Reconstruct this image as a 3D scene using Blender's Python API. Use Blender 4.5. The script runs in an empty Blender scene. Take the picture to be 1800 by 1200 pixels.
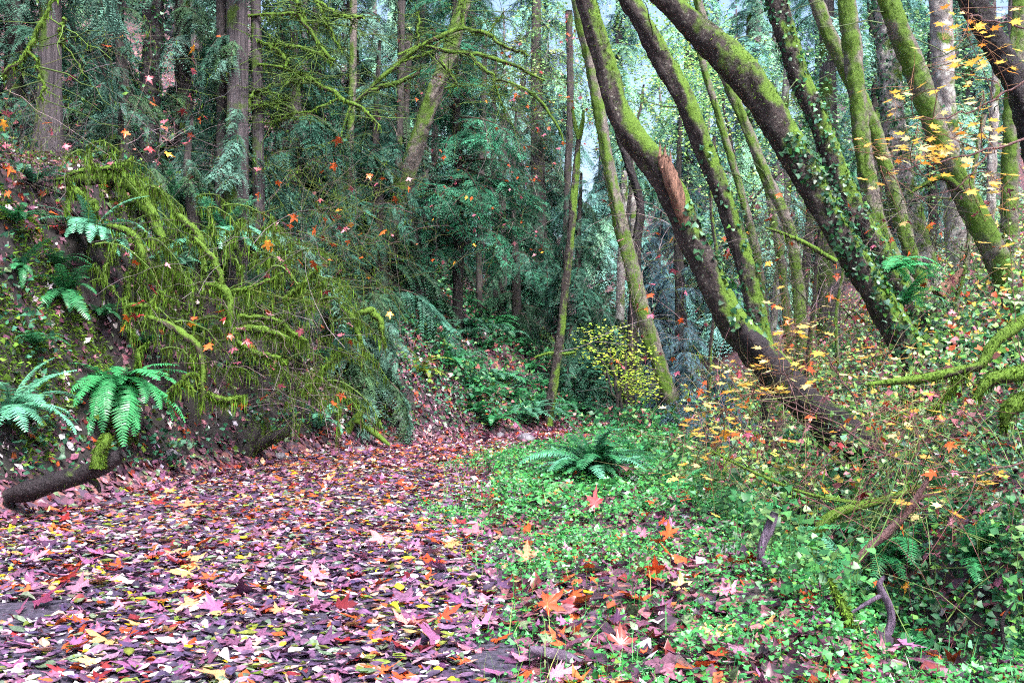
import bpy, math
import numpy as np
from mathutils import Vector, Matrix

# ------------------------------------------------------------------ camera, sky, sun, exposure
sc = bpy.context.scene
COL = sc.collection
R = math.radians
cam_d = bpy.data.cameras.new('camera')
cam = bpy.data.objects.new('camera', cam_d)
COL.objects.link(cam)
cam.location = (0, 0, 1.5)
cam.rotation_euler = (R(90), 0, 0)
cam_d.lens = 35.0
cam_d.sensor_width = 36.0
cam_d.shift_y = 40.0 / 1800.0
cam_d.clip_start = 0.05
cam_d.clip_end = 1000
sc.camera = cam

SUN_EL, SUN_AZ = 58.0, 150.0          # azimuth clockwise from +Y, behind the camera and to the right
world = bpy.data.worlds.new('World')
sc.world = world
world.use_nodes = True
wn = world.node_tree.nodes
wl = world.node_tree.links
bg = wn['Background']
sky = wn.new('ShaderNodeTexSky')
sky.sky_type = 'NISHITA'
sky.sun_disc = False
sky.sun_elevation = R(SUN_EL)
sky.sun_rotation = R(SUN_AZ)
sky.air_density = 1.0
sky.dust_density = 4.0
sky.ozone_density = 1.0
wl.new(sky.outputs[0], bg.inputs[0])
bg.inputs[1].default_value = 0.06

sun_d = bpy.data.lights.new('sun', 'SUN')
sun_d.energy = 1.5
sun_d.angle = R(12)
sun_d.color = (1.0, 0.975, 0.95)
sun = bpy.data.objects.new('sun', sun_d)
COL.objects.link(sun)
_dir = Vector((math.sin(R(SUN_AZ)) * math.cos(R(SUN_EL)), math.cos(R(SUN_AZ)) * math.cos(R(SUN_EL)), math.sin(R(SUN_EL))))
sun.rotation_euler = _dir.to_track_quat('Z', 'Y').to_euler()

sc.view_settings.view_transform = 'Standard'
sc.view_settings.look = 'None'
sc.view_settings.gamma = 1.0
sc.view_settings.exposure = 2.8
sc.cycles.max_bounces = 5
sc.cycles.diffuse_bounces = 2
sc.cycles.glossy_bounces = 2
sc.cycles.transmission_bounces = 3
sc.cycles.transparent_max_bounces = 4
sc.cycles.volume_bounces = 0
sc.cycles.use_adaptive_sampling = True
sc.cycles.adaptive_threshold = 0.03
sc.cycles.use_denoising = False
sc.cycles.filter_width = 1.1
sc.cycles.sample_clamp_indirect = 6.0

rng = np.random.default_rng(11)
U = rng.uniform
NRM = rng.normal

# ------------------------------------------------------------------ small maths helpers
def srgb(*c):
    c = np.array(c, float) / 255.0
    return np.where(c <= 0.04045, c / 12.92, ((c + 0.055) / 1.055) ** 2.4)

def P(px, py, Y):
    """the point at depth Y that the photograph shows at pixel (px, py)"""
    return np.array([(px - 900.0) / 1750.0 * Y, Y, 1.5 - (py - 640.0) / 1750.0 * Y])

def smooth(a, b, x):
    t = np.clip((x - a) / (b - a), 0, 1)
    return t * t * (3 - 2 * t)

_perm = np.random.default_rng(5).permutation(512)
_val = np.random.default_rng(6).uniform(-1, 1, 512)
def vnoise(x, y):
    x = np.asarray(x, float); y = np.asarray(y, float)
    xi = np.floor(x).astype(int); yi = np.floor(y).astype(int)
    fx = x - xi; fy = y - yi
    fx = fx * fx * (3 - 2 * fx); fy = fy * fy * (3 - 2 * fy)
    def h(i, j):
        return _val[_perm[(_perm[i & 511] + j) & 511]]
    return (h(xi, yi) * (1 - fx) + h(xi + 1, yi) * fx) * (1 - fy) + (h(xi, yi + 1) * (1 - fx) + h(xi + 1, yi + 1) * fx) * fy

def fbm(x, y, o=4):
    s = 0; a = 1.0
    for i in range(o):
        s = s + a * vnoise(np.asarray(x) * 2 ** i + 17.3 * i, np.asarray(y) * 2 ** i + 9.1 * i); a *= 0.5
    return s

def rotm(yaw, pitch, roll):
    """Rz(yaw) Ry(-pitch) Rx(roll), vectorised: +X is the thing's forward, pitch lifts it"""
    yaw, pitch, roll = np.broadcast_arrays(np.asarray(yaw, float), np.asarray(pitch, float), np.asarray(roll, float))
    cy, sy = np.cos(yaw), np.sin(yaw); cp, sp = np.cos(-pitch), np.sin(-pitch); cr, sr = np.cos(roll), np.sin(roll)
    m = np.empty(yaw.shape + (3, 3))
    m[..., 0, 0] = cy * cp; m[..., 0, 1] = cy * sp * sr - sy * cr; m[..., 0, 2] = cy * sp * cr + sy * sr
    m[..., 1, 0] = sy * cp; m[..., 1, 1] = sy * sp * sr + cy * cr; m[..., 1, 2] = sy * sp * cr - cy * sr
    m[..., 2, 0] = -sp; m[..., 2, 1] = cp * sr; m[..., 2, 2] = cp * cr
    return m

def curve(pts, n):
    """Catmull-Rom through pts (k,d), n samples spaced evenly by index length"""
    p = np.asarray(pts, float)
    k = len(p)
    if k == 2:
        t = np.linspace(0, 1, n)[:, None]
        return p[0] * (1 - t) + p[1] * t
    q = np.vstack([2 * p[0] - p[1], p, 2 * p[-1] - p[-2]])
    seg = np.linalg.norm(np.diff(p[:, :3], axis=0), axis=1)
    cum = np.concatenate([[0], np.cumsum(seg)])
    s = np.linspace(0, cum[-1], n)
    i = np.clip(np.searchsorted(cum, s, side='right') - 1, 0, k - 2)
    t = ((s - cum[i]) / np.maximum(seg[i], 1e-9))[:, None]
    a, b, c, d = q[i], q[i + 1], q[i + 2], q[i + 3]
    return 0.5 * (2 * b + (c - a) * t + (2 * a - 5 * b + 4 * c - d) * t ** 2 + (3 * b - a - 3 * c + d) * t ** 3)

def pick(pal, n):
    """pal: list of (weight, rgb) -> n colours with a little scatter"""
    w = np.array([p[0] for p in pal], float); w /= w.sum()
    c = np.array([p[1] for p in pal])[rng.choice(len(pal), n, p=w)]
    return np.clip(c * np.exp(NRM(0, 0.18, (n, 1))) * np.exp(NRM(0, 0.07, (n, 3))), 0.002, 0.9)

# ------------------------------------------------------------------ terrain
def XL(Y): return np.interp(Y, [-5, 5, 8, 11, 13, 15, 16, 17, 18, 19, 20, 22, 26, 32, 45, 70], [-4.9, -4.9, -4.9, -4.55, -4.15, -3.7, -3.4, -3.0, -2.1, -1.3, -0.4, 0.8, 2.0, 3.2, 4.4, 5.0])
def XR(Y): return np.interp(Y, [-5, 4, 7.3, 10, 14.6, 18, 20, 22, 26, 32, 45, 70], [0.4, 0.15, -0.1, -0.35, -0.6, 0.1, 0.9, 1.9, 3.0, 4.2, 5.2, 6.0])
def XB(Y): return np.interp(Y, [-5, 3, 6, 8, 11, 14, 20, 30, 50, 80], [3.3, 3.2, 3.1, 3.1, 3.4, 3.8, 4.4, 6.0, 7.0, 8.0])
def H(x, y):
    x = np.asarray(x, float); y = np.asarray(y, float)
    u = XL(y) - x
    hl1 = np.interp(u, [-1, 0, 0.4, 0.75, 1.2, 1.7, 2.2, 3, 6, 12, 40, 90], [0, 0, 0.28, 0.85, 1.9, 3.1, 3.9, 4.3, 4.9, 8, 24, 55])
    hl2 = np.interp(u, [-1, 0, 0.5, 1.5, 3, 6, 12, 40, 90], [0, 0, 0.28, 1.0, 2.2, 4.4, 8.5, 25, 55])
    hb = smooth(18.2, 20.6, y)
    hl = hl1 * (1 - hb) + hl2 * hb
    v = x - XB(y)
    hr = np.interp(v, [-1, 0, 1, 2, 4, 8, 40, 90], [0, 0, 0.5, 1.15, 2.5, 4.8, 21, 45])
    w = x - XR(y)
    wid = np.maximum(XB(y) - XR(y), 0.8)
    ditch = -0.75 * np.exp(-((x - XB(y) + 0.55) / 0.45) ** 2) * smooth(4.6, 6.2, y) * (1 - 0.5 * smooth(9, 14, y))
    end = np.interp(y, [0, 36, 44, 60, 100, 140], [0, 0, 1.5, 6, 17, 24])
    off = smooth(-0.4, 0.8, u) + smooth(0, 0.8, w)
    rough = 0.02 * fbm(x * 1.3, y * 1.3, 3) + np.clip(off, 0, 1) * (0.10 * fbm(x * 0.8 + 3, y * 0.8, 3)) + smooth(1.0, 2.2, u) * 0.22 * fbm(x * 1.1, y * 1.1 + 40, 3) + smooth(0.4, 1.0, u) * (0.10 * np.abs(fbm(x * 3.1, y * 3.1, 3)) + 0.03 * fbm(x * 9, y * 9, 2))
    lip = 0.06 * smooth(-0.1, 0.5, w)
    return hl + hr + ditch + end * 0.8 + rough + lip
def HN(x, y):
    e = 0.12
    dx = (H(x + e, y) - H(x - e, y)) / (2 * e); dy = (H(x, y + e) - H(x, y - e)) / (2 * e)
    n = np.stack([-dx, -dy, np.ones_like(dx)], -1)
    return n / np.linalg.norm(n, axis=-1, keepdims=True)
def G(px, Y, dz=0.0):
    x = (px - 900.0) / 1750.0 * Y
    return np.array([x, Y, float(H(x, Y)) + dz])

# ------------------------------------------------------------------ mesh collector
class MB:
    def __init__(s):
        s.v = []; s.f3 = []; s.f4 = []; s.c = []; s.n = 0; s.m3 = []; s.m4 = []
    def add(s, V, F, C, mi=0):
        V = np.asarray(V, float).reshape(-1, 3)
        C = np.broadcast_to(np.asarray(C, float), V.shape)
        F = np.asarray(F, int)
        s.v.append(V); s.c.append(C)
        if F.shape[1] == 3: s.f3.append(F + s.n); s.m3.append(np.full(len(F), mi))
        else: s.f4.append(F + s.n); s.m4.append(np.full(len(F), mi))
        s.n += len(V)
    def inst(s, tpl, Rm, S, T, C, mi=0):
        """tpl = (verts, faces, shade per vertex); N copies with rotation (N,3,3), scale (N,) or (N,3), place (N,3), colour (N,3)"""
        tv, tf, ts = tpl
        N = len(T)
        if N == 0: return
        S = np.asarray(S, float)
        if S.ndim == 1: S = S[:, None]
        loc = tv[None] * S[:, None, :] if S.shape[1] == 3 else tv[None] * S[:, :, None]
        V = np.einsum('nij,nkj->nki', Rm, loc) + T[:, None, :]
        Cc = C[:, None, :] * ts[None, :, None]
        F = (tf[None] + (np.arange(N) * len(tv))[:, None, None]).reshape(-1, tf.shape[1])
        s.add(V.reshape(-1, 3), F, Cc.reshape(-1, 3), mi)
    def tube(s, pts, rad, sides=6, col=(0.1, 0.1, 0.1), rough=0.0, cap=True, mi=0, seed=0.0, flute=0, fine=0.0):
        p = np.asarray(pts, float); n = len(p)
        rad = np.broadcast_to(np.asarray(rad, float), (n,))
        t = np.gradient(p, axis=0); t /= np.maximum(np.linalg.norm(t, axis=1, keepdims=True), 1e-9)
        m = np.abs(t).mean(0); ref = np.zeros(3); ref[int(np.argmin(m))] = 1
        a = np.cross(t, ref); a /= np.maximum(np.linalg.norm(a, axis=1, keepdims=True), 1e-9)
        b = np.cross(t, a)
        th = np.arange(sides) / sides * 2 * np.pi
        rr = np.repeat(rad[:, None], sides, 1)
        if rough > 0:
            arc = np.concatenate([[0], np.cumsum(np.linalg.norm(np.diff(p, axis=0), axis=1))])
            L = max(rad.max(), 1e-4)
            k = fbm(np.cos(th)[None] * 1.6 + seed + arc[:, None] / L * 0.22, np.sin(th)[None] * 1.6 + arc[:, None] / L * 0.35 + seed * 3, 3)
            rr = rr * (1 + rough * k)
            if fine: rr = rr * (1 + fine * fbm(th[None] * 2.2 + seed + 0 * arc[:, None], arc[:, None] / 0.09 + seed, 2))
            if flute: rr = rr * (1 + rough * 0.5 * np.sin(th * flute + 2 * vnoise(arc * 1.2, arc * 0 + seed)[:, None]))
        V = p[:, None] + rr[..., None] * (np.cos(th)[None, :, None] * a[:, None] + np.sin(th)[None, :, None] * b[:, None])
        i = np.arange(n - 1)[:, None] * sides; j = np.arange(sides)[None]; j2 = (j + 1) % sides
        F = np.stack([i + j, i + j2, i + sides + j2, i + sides + j], -1).reshape(-1, 4)
        s.add(V.reshape(-1, 3), F, col, mi)
        if cap and sides > 3:
            base = s.n - n * sides
            for ring, pc, rv in ((0, p[0], True), (n - 1, p[-1], False)):
                idx = base + ring * sides + np.arange(sides)
                s.v.append(pc[None]); s.c.append(np.broadcast_to(np.asarray(col, float), (1, 3)))
                tri = np.stack([np.full(sides, s.n), idx, np.roll(idx, -1)], 1)
                s.f3.append(tri[:, ::-1] if not rv else tri); s.m3.append(np.full(sides, mi)); s.n += 1
    def mesh(s, name, mats, origin=(0, 0, 0), smooth_sh=False):
        me = bpy.data.meshes.new(name)
        v = np.concatenate(s.v) - np.asarray(origin)
        c = np.concatenate(s.c)
        f3 = np.concatenate(s.f3) if s.f3 else np.zeros((0, 3), int)
        f4 = np.concatenate(s.f4) if s.f4 else np.zeros((0, 4), int)
        me.vertices.add(len(v)); me.vertices.foreach_set('co', v.astype(np.float32).ravel())
        nl = f3.size + f4.size
        me.loops.add(nl)
        me.loops.foreach_set('vertex_index', np.concatenate([f3.ravel(), f4.ravel()]).astype(np.int32))
        npol = len(f3) + len(f4)
        me.polygons.add(npol)
        st = np.concatenate([np.arange(len(f3)) * 3, f3.size + np.arange(len(f4)) * 4]).astype(np.int32)
        me.polygons.foreach_set('loop_start', st)
        mi = np.concatenate((s.m3 + s.m4) or [np.zeros(0)]).astype(np.int32)
        if mi.any(): me.polygons.foreach_set('material_index', mi)
        if smooth_sh: me.polygons.foreach_set('use_smooth', np.ones(npol, bool))
        me.update(calc_edges=True)
        at = me.attributes.new('Col', 'FLOAT_COLOR', 'POINT')
        at.data.foreach_set('color', np.concatenate([c, np.ones((len(c), 1))], 1).astype(np.float32).ravel())
        for m in (mats if isinstance(mats, (list, tuple)) else [mats]): me.materials.append(m)
        return me
    def build(s, name, mats, parent=None, smooth_sh=False, origin=None):
        if s.n == 0: return None
        org = origin if origin is not None else ((0, 0, 0) if parent is None else WLOC[parent.name])
        o = bpy.data.objects.new(name, s.mesh(name, mats, org, smooth_sh))
        COL.objects.link(o)
        if parent is not None: o.parent = parent
        WLOC[o.name] = np.array(org, float)
        if parent is None and origin is not None: o.location = origin
        return o
WLOC = {}

def tag(o, label=None, cat=None, group=None, kind=None):
    if label: o['label'] = label
    if cat: o['category'] = cat
    if group: o['group'] = group
    if kind: o['kind'] = kind
    return o
def thing(name, label, cat, loc, group=None):
    o = bpy.data.objects.new(name, None)
    COL.objects.link(o)
    o.location = tuple(float(q) for q in loc)
    o.empty_display_size = 0.2
    WLOC[o.name] = np.array(loc, float)
    return tag(o, label, cat, group)
def put(name, me, parent, loc, rot=None, scale=1.0, abs_loc=True):
    """one more object on shared mesh data"""
    o = bpy.data.objects.new(name, me)
    COL.objects.link(o)
    loc = np.asarray(loc, float)
    if parent is not None:
        o.parent = parent
        if abs_loc: loc = loc - WLOC[parent.name]
    M = np.eye(4)
    M[:3, :3] = (rot if rot is not None else np.eye(3)) * scale
    M[:3, 3] = loc
    o.matrix_basis = Matrix(M.tolist())
    return o

# ------------------------------------------------------------------ materials
def new_mat(name):
    m = bpy.data.materials.new(name); m.use_nodes = True
    nt = m.node_tree
    return m, nt.nodes, nt.links, nt.nodes['Principled BSDF'], nt.nodes['Material Output']

def leaf_mat(name, rough=0.5, trans=0.25, var=0.35, spec=0.4, nscale=30.0, bump=0.0):
    m, n, l, bs, out = new_mat(name)
    at = n.new('ShaderNodeAttribute'); at.attribute_name = 'Col'
    tc = n.new('ShaderNodeTexCoord')
    nz = n.new('ShaderNodeTexNoise'); nz.inputs['Scale'].default_value = nscale; nz.inputs['Detail'].default_value = 3
    l.new(tc.outputs['Object'], nz.inputs['Vector'])
    oi = n.new('ShaderNodeObjectInfo')
    mr = n.new('ShaderNodeMapRange'); mr.inputs['From Min'].default_value = 0.3; mr.inputs['From Max'].default_value = 0.7
    mr.inputs['To Min'].default_value = 1 - var; mr.inputs['To Max'].default_value = 1 + var
    l.new(nz.outputs['Fac'], mr.inputs['Value'])
    mr2 = n.new('ShaderNodeMapRange'); mr2.inputs['To Min'].default_value = 0.78; mr2.inputs['To Max'].default_value = 1.22
    l.new(oi.outputs['Random'], mr2.inputs['Value'])
    mu = n.new('ShaderNodeMath'); mu.operation = 'MULTIPLY'
    l.new(mr.outputs[0], mu.inputs[0]); l.new(mr2.outputs[0], mu.inputs[1])
    vm = n.new('ShaderNodeVectorMath'); vm.operation = 'SCALE'
    l.new(at.outputs['Color'], vm.inputs[0]); l.new(mu.outputs[0], vm.inputs['Scale'])
    l.new(vm.outputs[0], bs.inputs['Base Color'])
    bs.inputs['Roughness'].default_value = rough
    bs.inputs['Specular IOR Level'].default_value = spec
    if trans > 0:
        tr = n.new('ShaderNodeBsdfTranslucent'); mx = n.new('ShaderNodeMixShader'); mx.inputs[0].default_value = trans
        l.new(vm.outputs[0], tr.inputs['Color'])
        l.new(bs.outputs[0], mx.inputs[1]); l.new(tr.outputs[0], mx.inputs[2]); l.new(mx.outputs[0], out.inputs['Surface'])
    return m

def bark_mat(name, c1, c2, moss=(0.10, 0.16, 0.02), lo=0.55, hi=0.9, stretch=(1, 1, 0.25), scale=9.0, side=(0.35, -0.25, 0.9), lich=0.0, rough=0.85, spk=0.0):
    """rough bark of two tones; living moss grows over the faces that look along `side`"""
    m, n, l, bs, out = new_mat(name)
    tc = n.new('ShaderNodeTexCoord')
    mp = n.new('ShaderNodeMapping'); mp.inputs['Scale'].default_value = stretch
    l.new(tc.outputs['Object'], mp.inputs['Vector'])
    nz = n.new('ShaderNodeTexNoise'); nz.inputs['Scale'].default_value = scale; nz.inputs['Detail'].default_value = 6; nz.inputs['Roughness'].default_value = 0.65
    l.new(mp.outputs[0], nz.inputs['Vector'])
    cr = n.new('ShaderNodeValToRGB')
    cr.color_ramp.elements[0].position = 0.38; cr.color_ramp.elements[0].color = (*c1, 1)
    cr.color_ramp.elements[1].position = 0.66; cr.color_ramp.elements[1].color = (*c2, 1)
    nb_ = n.new('ShaderNodeTexNoise'); nb_.inputs['Scale'].default_value = scale * 3.4; nb_.inputs['Detail'].default_value = 5; nb_.inputs['Roughness'].default_value = 0.7
    l.new(mp.outputs[0], nb_.inputs['Vector'])
    av = n.new('ShaderNodeMath'); av.operation = 'MULTIPLY_ADD'; av.inputs[1].default_value = 0.5
    hf = n.new('ShaderNodeMath'); hf.operation = 'MULTIPLY'; hf.inputs[1].default_value = 0.5
    l.new(nz.outputs['Fac'], hf.inputs[0]); l.new(nb_.outputs['Fac'], av.inputs[0]); l.new(hf.outputs[0], av.inputs[2])
    l.new(av.outputs[0], cr.inputs[0])
    base = cr.outputs[0]
    if spk > 0:
        n5 = n.new('ShaderNodeTexNoise'); n5.inputs['Scale'].default_value = 28.0; n5.inputs['Detail'].default_value = 4
        l.new(tc.outputs['Object'], n5.inputs['Vector'])
        r5 = n.new('ShaderNodeValToRGB'); r5.color_ramp.elements[0].position = 0.60; r5.color_ramp.elements[1].position = 0.66
        r5.color_ramp.elements[1].color = (spk, spk, spk, 1)
        l.new(n5.outputs['Fac'], r5.inputs[0])
        m5 = n.new('ShaderNodeMixRGB'); m5.inputs[2].default_value = (0.22, 0.22, 0.19, 1)
        l.new(r5.outputs[0], m5.inputs[0]); l.new(base, m5.inputs[1]); base = m5.outputs[0]
    if lich > 0:
        n3 = n.new('ShaderNodeTexNoise'); n3.inputs['Scale'].default_value = 5.0; n3.inputs['Detail'].default_value = 5
        l.new(tc.outputs['Object'], n3.inputs['Vector'])
        r3 = n.new('ShaderNodeValToRGB'); r3.color_ramp.elements[0].position = 0.62 - lich * 0.2; r3.color_ramp.elements[1].position = 0.70 - lich * 0.2
        l.new(n3.outputs['Fac'], r3.inputs[0])
        ml = n.new('ShaderNodeMixRGB'); ml.inputs[2].default_value = (0.42, 0.42, 0.40, 1)
        l.new(r3.outputs[0], ml.inputs[0]); l.new(base, ml.inputs[1]); base = ml.outputs[0]
    ge = n.new('ShaderNodeNewGeometry')
    dt = n.new('ShaderNodeVectorMath'); dt.operation = 'DOT_PRODUCT'
    sv = np.array(side, float); sv /= np.linalg.norm(sv)
    dt.inputs[1].default_value = tuple(sv)
    l.new(ge.outputs['Normal'], dt.inputs[0])
    n2 = n.new('ShaderNodeTexNoise'); n2.inputs['Scale'].default_value = 2.4; n2.inputs['Detail'].default_value = 5; n2.inputs['Roughness'].default_value = 0.6
    l.new(tc.outputs['Object'], n2.inputs['Vector'])
    ma = n.new('ShaderNodeMath'); ma.operation = 'MULTIPLY_ADD'; ma.inputs[1].default_value = 0.36
    ms_ = n.new('ShaderNodeMath'); ms_.operation = 'MULTIPLY_ADD'; ms_.inputs[1].default_value = 1.9; ms_.inputs[2].default_value = -0.45
    l.new(n2.outputs['Fac'], ms_.inputs[0])
    l.new(dt.outputs['Value'], ma.inputs[0]); l.new(ms_.outputs[0], ma.inputs[2])
    mr = n.new('ShaderNodeMapRange'); mr.interpolation_type = 'SMOOTHSTEP'
    mr.inputs['From Min'].default_value = lo; mr.inputs['From Max'].default_value = hi
    l.new(ma.outputs[0], mr.inputs['Value'])
    n4 = n.new('ShaderNodeTexNoise'); n4.inputs['Scale'].default_value = 40; n4.inputs['Detail'].default_value = 3
    l.new(tc.outputs['Object'], n4.inputs['Vector'])
    mc = n.new('ShaderNodeMixRGB'); mc.inputs[1].default_value = tuple(np.array(moss) * 0.45) + (1,); mc.inputs[2].default_value = tuple(np.array(moss) * 1.5) + (1,)
    l.new(n4.outputs['Fac'], mc.inputs[0])
    mx = n.new('ShaderNodeMixRGB')
    l.new(mr.outputs[0], mx.inputs[0]); l.new(base, mx.inputs[1]); l.new(mc.outputs[0], mx.inputs[2])
    l.new(mx.outputs[0], bs.inputs['Base Color'])
    bs.inputs['Roughness'].default_value = rough
    bs.inputs['Specular IOR Level'].default_value = 0.3
    bp = n.new('ShaderNodeBump'); bp.inputs['Strength'].default_value = 1.0; bp.inputs['Distance'].default_value = 0.06
    l.new(av.outputs[0], bp.inputs['Height']); l.new(bp.outputs[0], bs.inputs['Normal'])
    return m

def plain_noise_mat(name, c1, c2, scale=12, rough=0.8, bump=0.5, c3=None, vor=0.0):
    m, n, l, bs, out = new_mat(name)
    tc = n.new('ShaderNodeTexCoord')
    nz = n.new('ShaderNodeTexNoise'); nz.inputs['Scale'].default_value = scale; nz.inputs['Detail'].default_value = 7; nz.inputs['Roughness'].default_value = 0.65
    l.new(tc.outputs['Object'], nz.inputs['Vector'])
    cr = n.new('ShaderNodeValToRGB')
    cr.color_ramp.elements[0].position = 0.35; cr.color_ramp.elements[0].color = (*c1, 1)
    cr.color_ramp.elements[1].position = 0.65; cr.color_ramp.elements[1].color = (*c2, 1)
    l.new(nz.outputs['Fac'], cr.inputs[0]); col = cr.outputs[0]
    if vor:
        vo = n.new('ShaderNodeTexVoronoi'); vo.inputs['Scale'].default_value = vor
        l.new(tc.outputs['Object'], vo.inputs['Vector'])
        sx = n.new('ShaderNodeSeparateColor'); l.new(vo.outputs['Color'], sx.inputs[0])
        r2 = n.new('ShaderNodeValToRGB'); r2.color_ramp.interpolation = 'CONSTANT'
        e = r2.color_ramp.elements
        cols = c3
        e[0].position = 0; e[0].color = (*cols[0], 1); e[1].position = 1 / len(cols); e[1].color = (*cols[1], 1)
        for i in range(2, len(cols)):
            q = e.new(i / len(cols)); q.color = (*cols[i], 1)
        l.new(sx.outputs[0], r2.inputs[0])
        mx = n.new('ShaderNodeMixRGB'); mx.inputs[0].default_value = 0.8
        l.new(col, mx.inputs[1]); l.new(r2.outputs[0], mx.inputs[2]); col = mx.outputs[0]
    l.new(col, bs.inputs['Base Color'])
    bs.inputs['Roughness'].default_value = rough
    bp = n.new('ShaderNodeBump'); bp.inputs['Strength'].default_value = bump; bp.inputs['Distance'].default_value = 0.03
    l.new(nz.outputs['Fac'], bp.inputs['Height']); l.new(bp.outputs[0], bs.inputs['Normal'])
    return m

M_leaf = leaf_mat('fallen_leaf', rough=0.32, trans=0.1, var=0.5, spec=0.5, nscale=45)
M_green = leaf_mat('green_leaf', rough=0.42, trans=0.25, var=0.2, spec=0.45, nscale=12)
M_conifer = leaf_mat('conifer_spray', rough=0.55, trans=0.2, var=0.45, spec=0.25, nscale=5)
M_fern = leaf_mat('fern_frond', rough=0.42, trans=0.22, var=0.22, spec=0.45, nscale=6)
M_moss = leaf_mat('moss', rough=0.9, trans=0.3, var=0.4, spec=0.1, nscale=9)
M_twig = leaf_mat('twig_bark', rough=0.8, trans=0.0, var=0.35, spec=0.3, nscale=20)
M_yellow = leaf_mat('yellow_maple_leaf', rough=0.5, trans=0.4, var=0.15, spec=0.3, nscale=20)

MOSS = np.array([0.092, 0.172, 0.020])
M_bark_moss = bark_mat('mossy_maple_bark', (0.014, 0.010, 0.012), (0.075, 0.058, 0.056), moss=MOSS, lo=0.50, hi=0.80, stretch=(1, 1, 0.6), scale=10, side=(.75, -.2, .65), spk=0.6)
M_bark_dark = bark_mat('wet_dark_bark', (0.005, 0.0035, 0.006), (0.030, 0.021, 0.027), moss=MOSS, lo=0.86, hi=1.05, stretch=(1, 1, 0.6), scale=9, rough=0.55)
M_bark_alder = bark_mat('mossy_alder_bark', (0.07, 0.055, 0.055), (0.24, 0.21, 0.19), moss=MOSS * 0.85, lo=0.45, hi=0.8, stretch=(1, 1, 0.6), scale=7, side=(-0.5, -0.4, 0.6))
M_bark_white = bark_mat('lichen_alder_bark', (0.12, 0.10, 0.10), (0.36, 0.33, 0.33), moss=MOSS * 0.8, lo=0.62, hi=0.85, stretch=(1, 1, 0.6), scale=6, lich=0.5)
M_bark_cedar = bark_mat('cedar_bark', (0.012, 0.010, 0.013), (0.145, 0.122, 0.138), moss=MOSS * 0.6, lo=0.72, hi=0.98, stretch=(1, 1, 0.04), scale=22, side=(-.5, -.5, .3))
M_bark_conifer = bark_mat('dark_conifer_bark', (0.02, 0.017, 0.018), (0.10, 0.085, 0.085), moss=MOSS * 0.6, lo=0.75, hi=0.95, stretch=(1, 1, 0.12), scale=14)
M_branch_moss = bark_mat('mossy_branch', (0.03, 0.022, 0.018), (0.10, 0.075, 0.06), moss=MOSS * 1.05, lo=0.38, hi=0.55, scale=10, side=(0.2, -0.3, 0.9))
M_branch_bare = bark_mat('bare_wet_branch', (0.06, 0.042, 0.07), (0.22, 0.16, 0.24), moss=MOSS, lo=0.95, hi=1.1, scale=14, rough=0.45)
M_branch_brown = bark_mat('brown_wet_branch', (0.07, 0.035, 0.04), (0.30, 0.17, 0.17), moss=MOSS, lo=0.95, hi=1.1, scale=16, rough=0.5)
M_wood = bark_mat('split_wood', (0.05, 0.022, 0.018), (0.40, 0.22, 0.16), moss=MOSS, lo=1.2, hi=1.5, stretch=(1, 1, 0.12), scale=22)
M_stone = plain_noise_mat('wet_stone', (0.06, 0.055, 0.07), (0.22, 0.2, 0.24), scale=7, rough=0.45, bump=0.5)
LITTER_DARK = [srgb(92, 58, 76), srgb(60, 44, 58), srgb(118, 66, 66), srgb(78, 60, 84), srgb(140, 92, 88), srgb(52, 50, 48)]
M_ground = plain_noise_mat('forest_floor', srgb(50, 40, 44), srgb(100, 72, 84), scale=5, rough=0.8, bump=0.6, c3=LITTER_DARK, vor=13)
def shaded_earth_on_steep(m):
    n, l = m.node_tree.nodes, m.node_tree.links
    bs = n['Principled BSDF']; src = bs.inputs['Base Color'].links[0].from_socket
    ge = n.new('ShaderNodeNewGeometry'); sp = n.new('ShaderNodeSeparateXYZ'); l.new(ge.outputs['Normal'], sp.inputs[0])
    mr = n.new('ShaderNodeMapRange'); mr.inputs['From Min'].default_value = 0.84; mr.inputs['From Max'].default_value = 0.6
    l.new(sp.outputs['Z'], mr.inputs['Value'])
    mx = n.new('ShaderNodeMixRGB'); mx.inputs[2].default_value = (0.016, 0.012, 0.013, 1)  # bare earth, darkened further to paint in the shadows under the shrub
    l.new(mr.outputs[0], mx.inputs[0]); l.new(src, mx.inputs[1]); l.new(mx.outputs[0], bs.inputs['Base Color'])
shaded_earth_on_steep(M_ground)
M_path = plain_noise_mat('path_gravel', srgb(33, 30, 40), srgb(78, 70, 90), scale=26, rough=0.6, bump=0.5)

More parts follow.
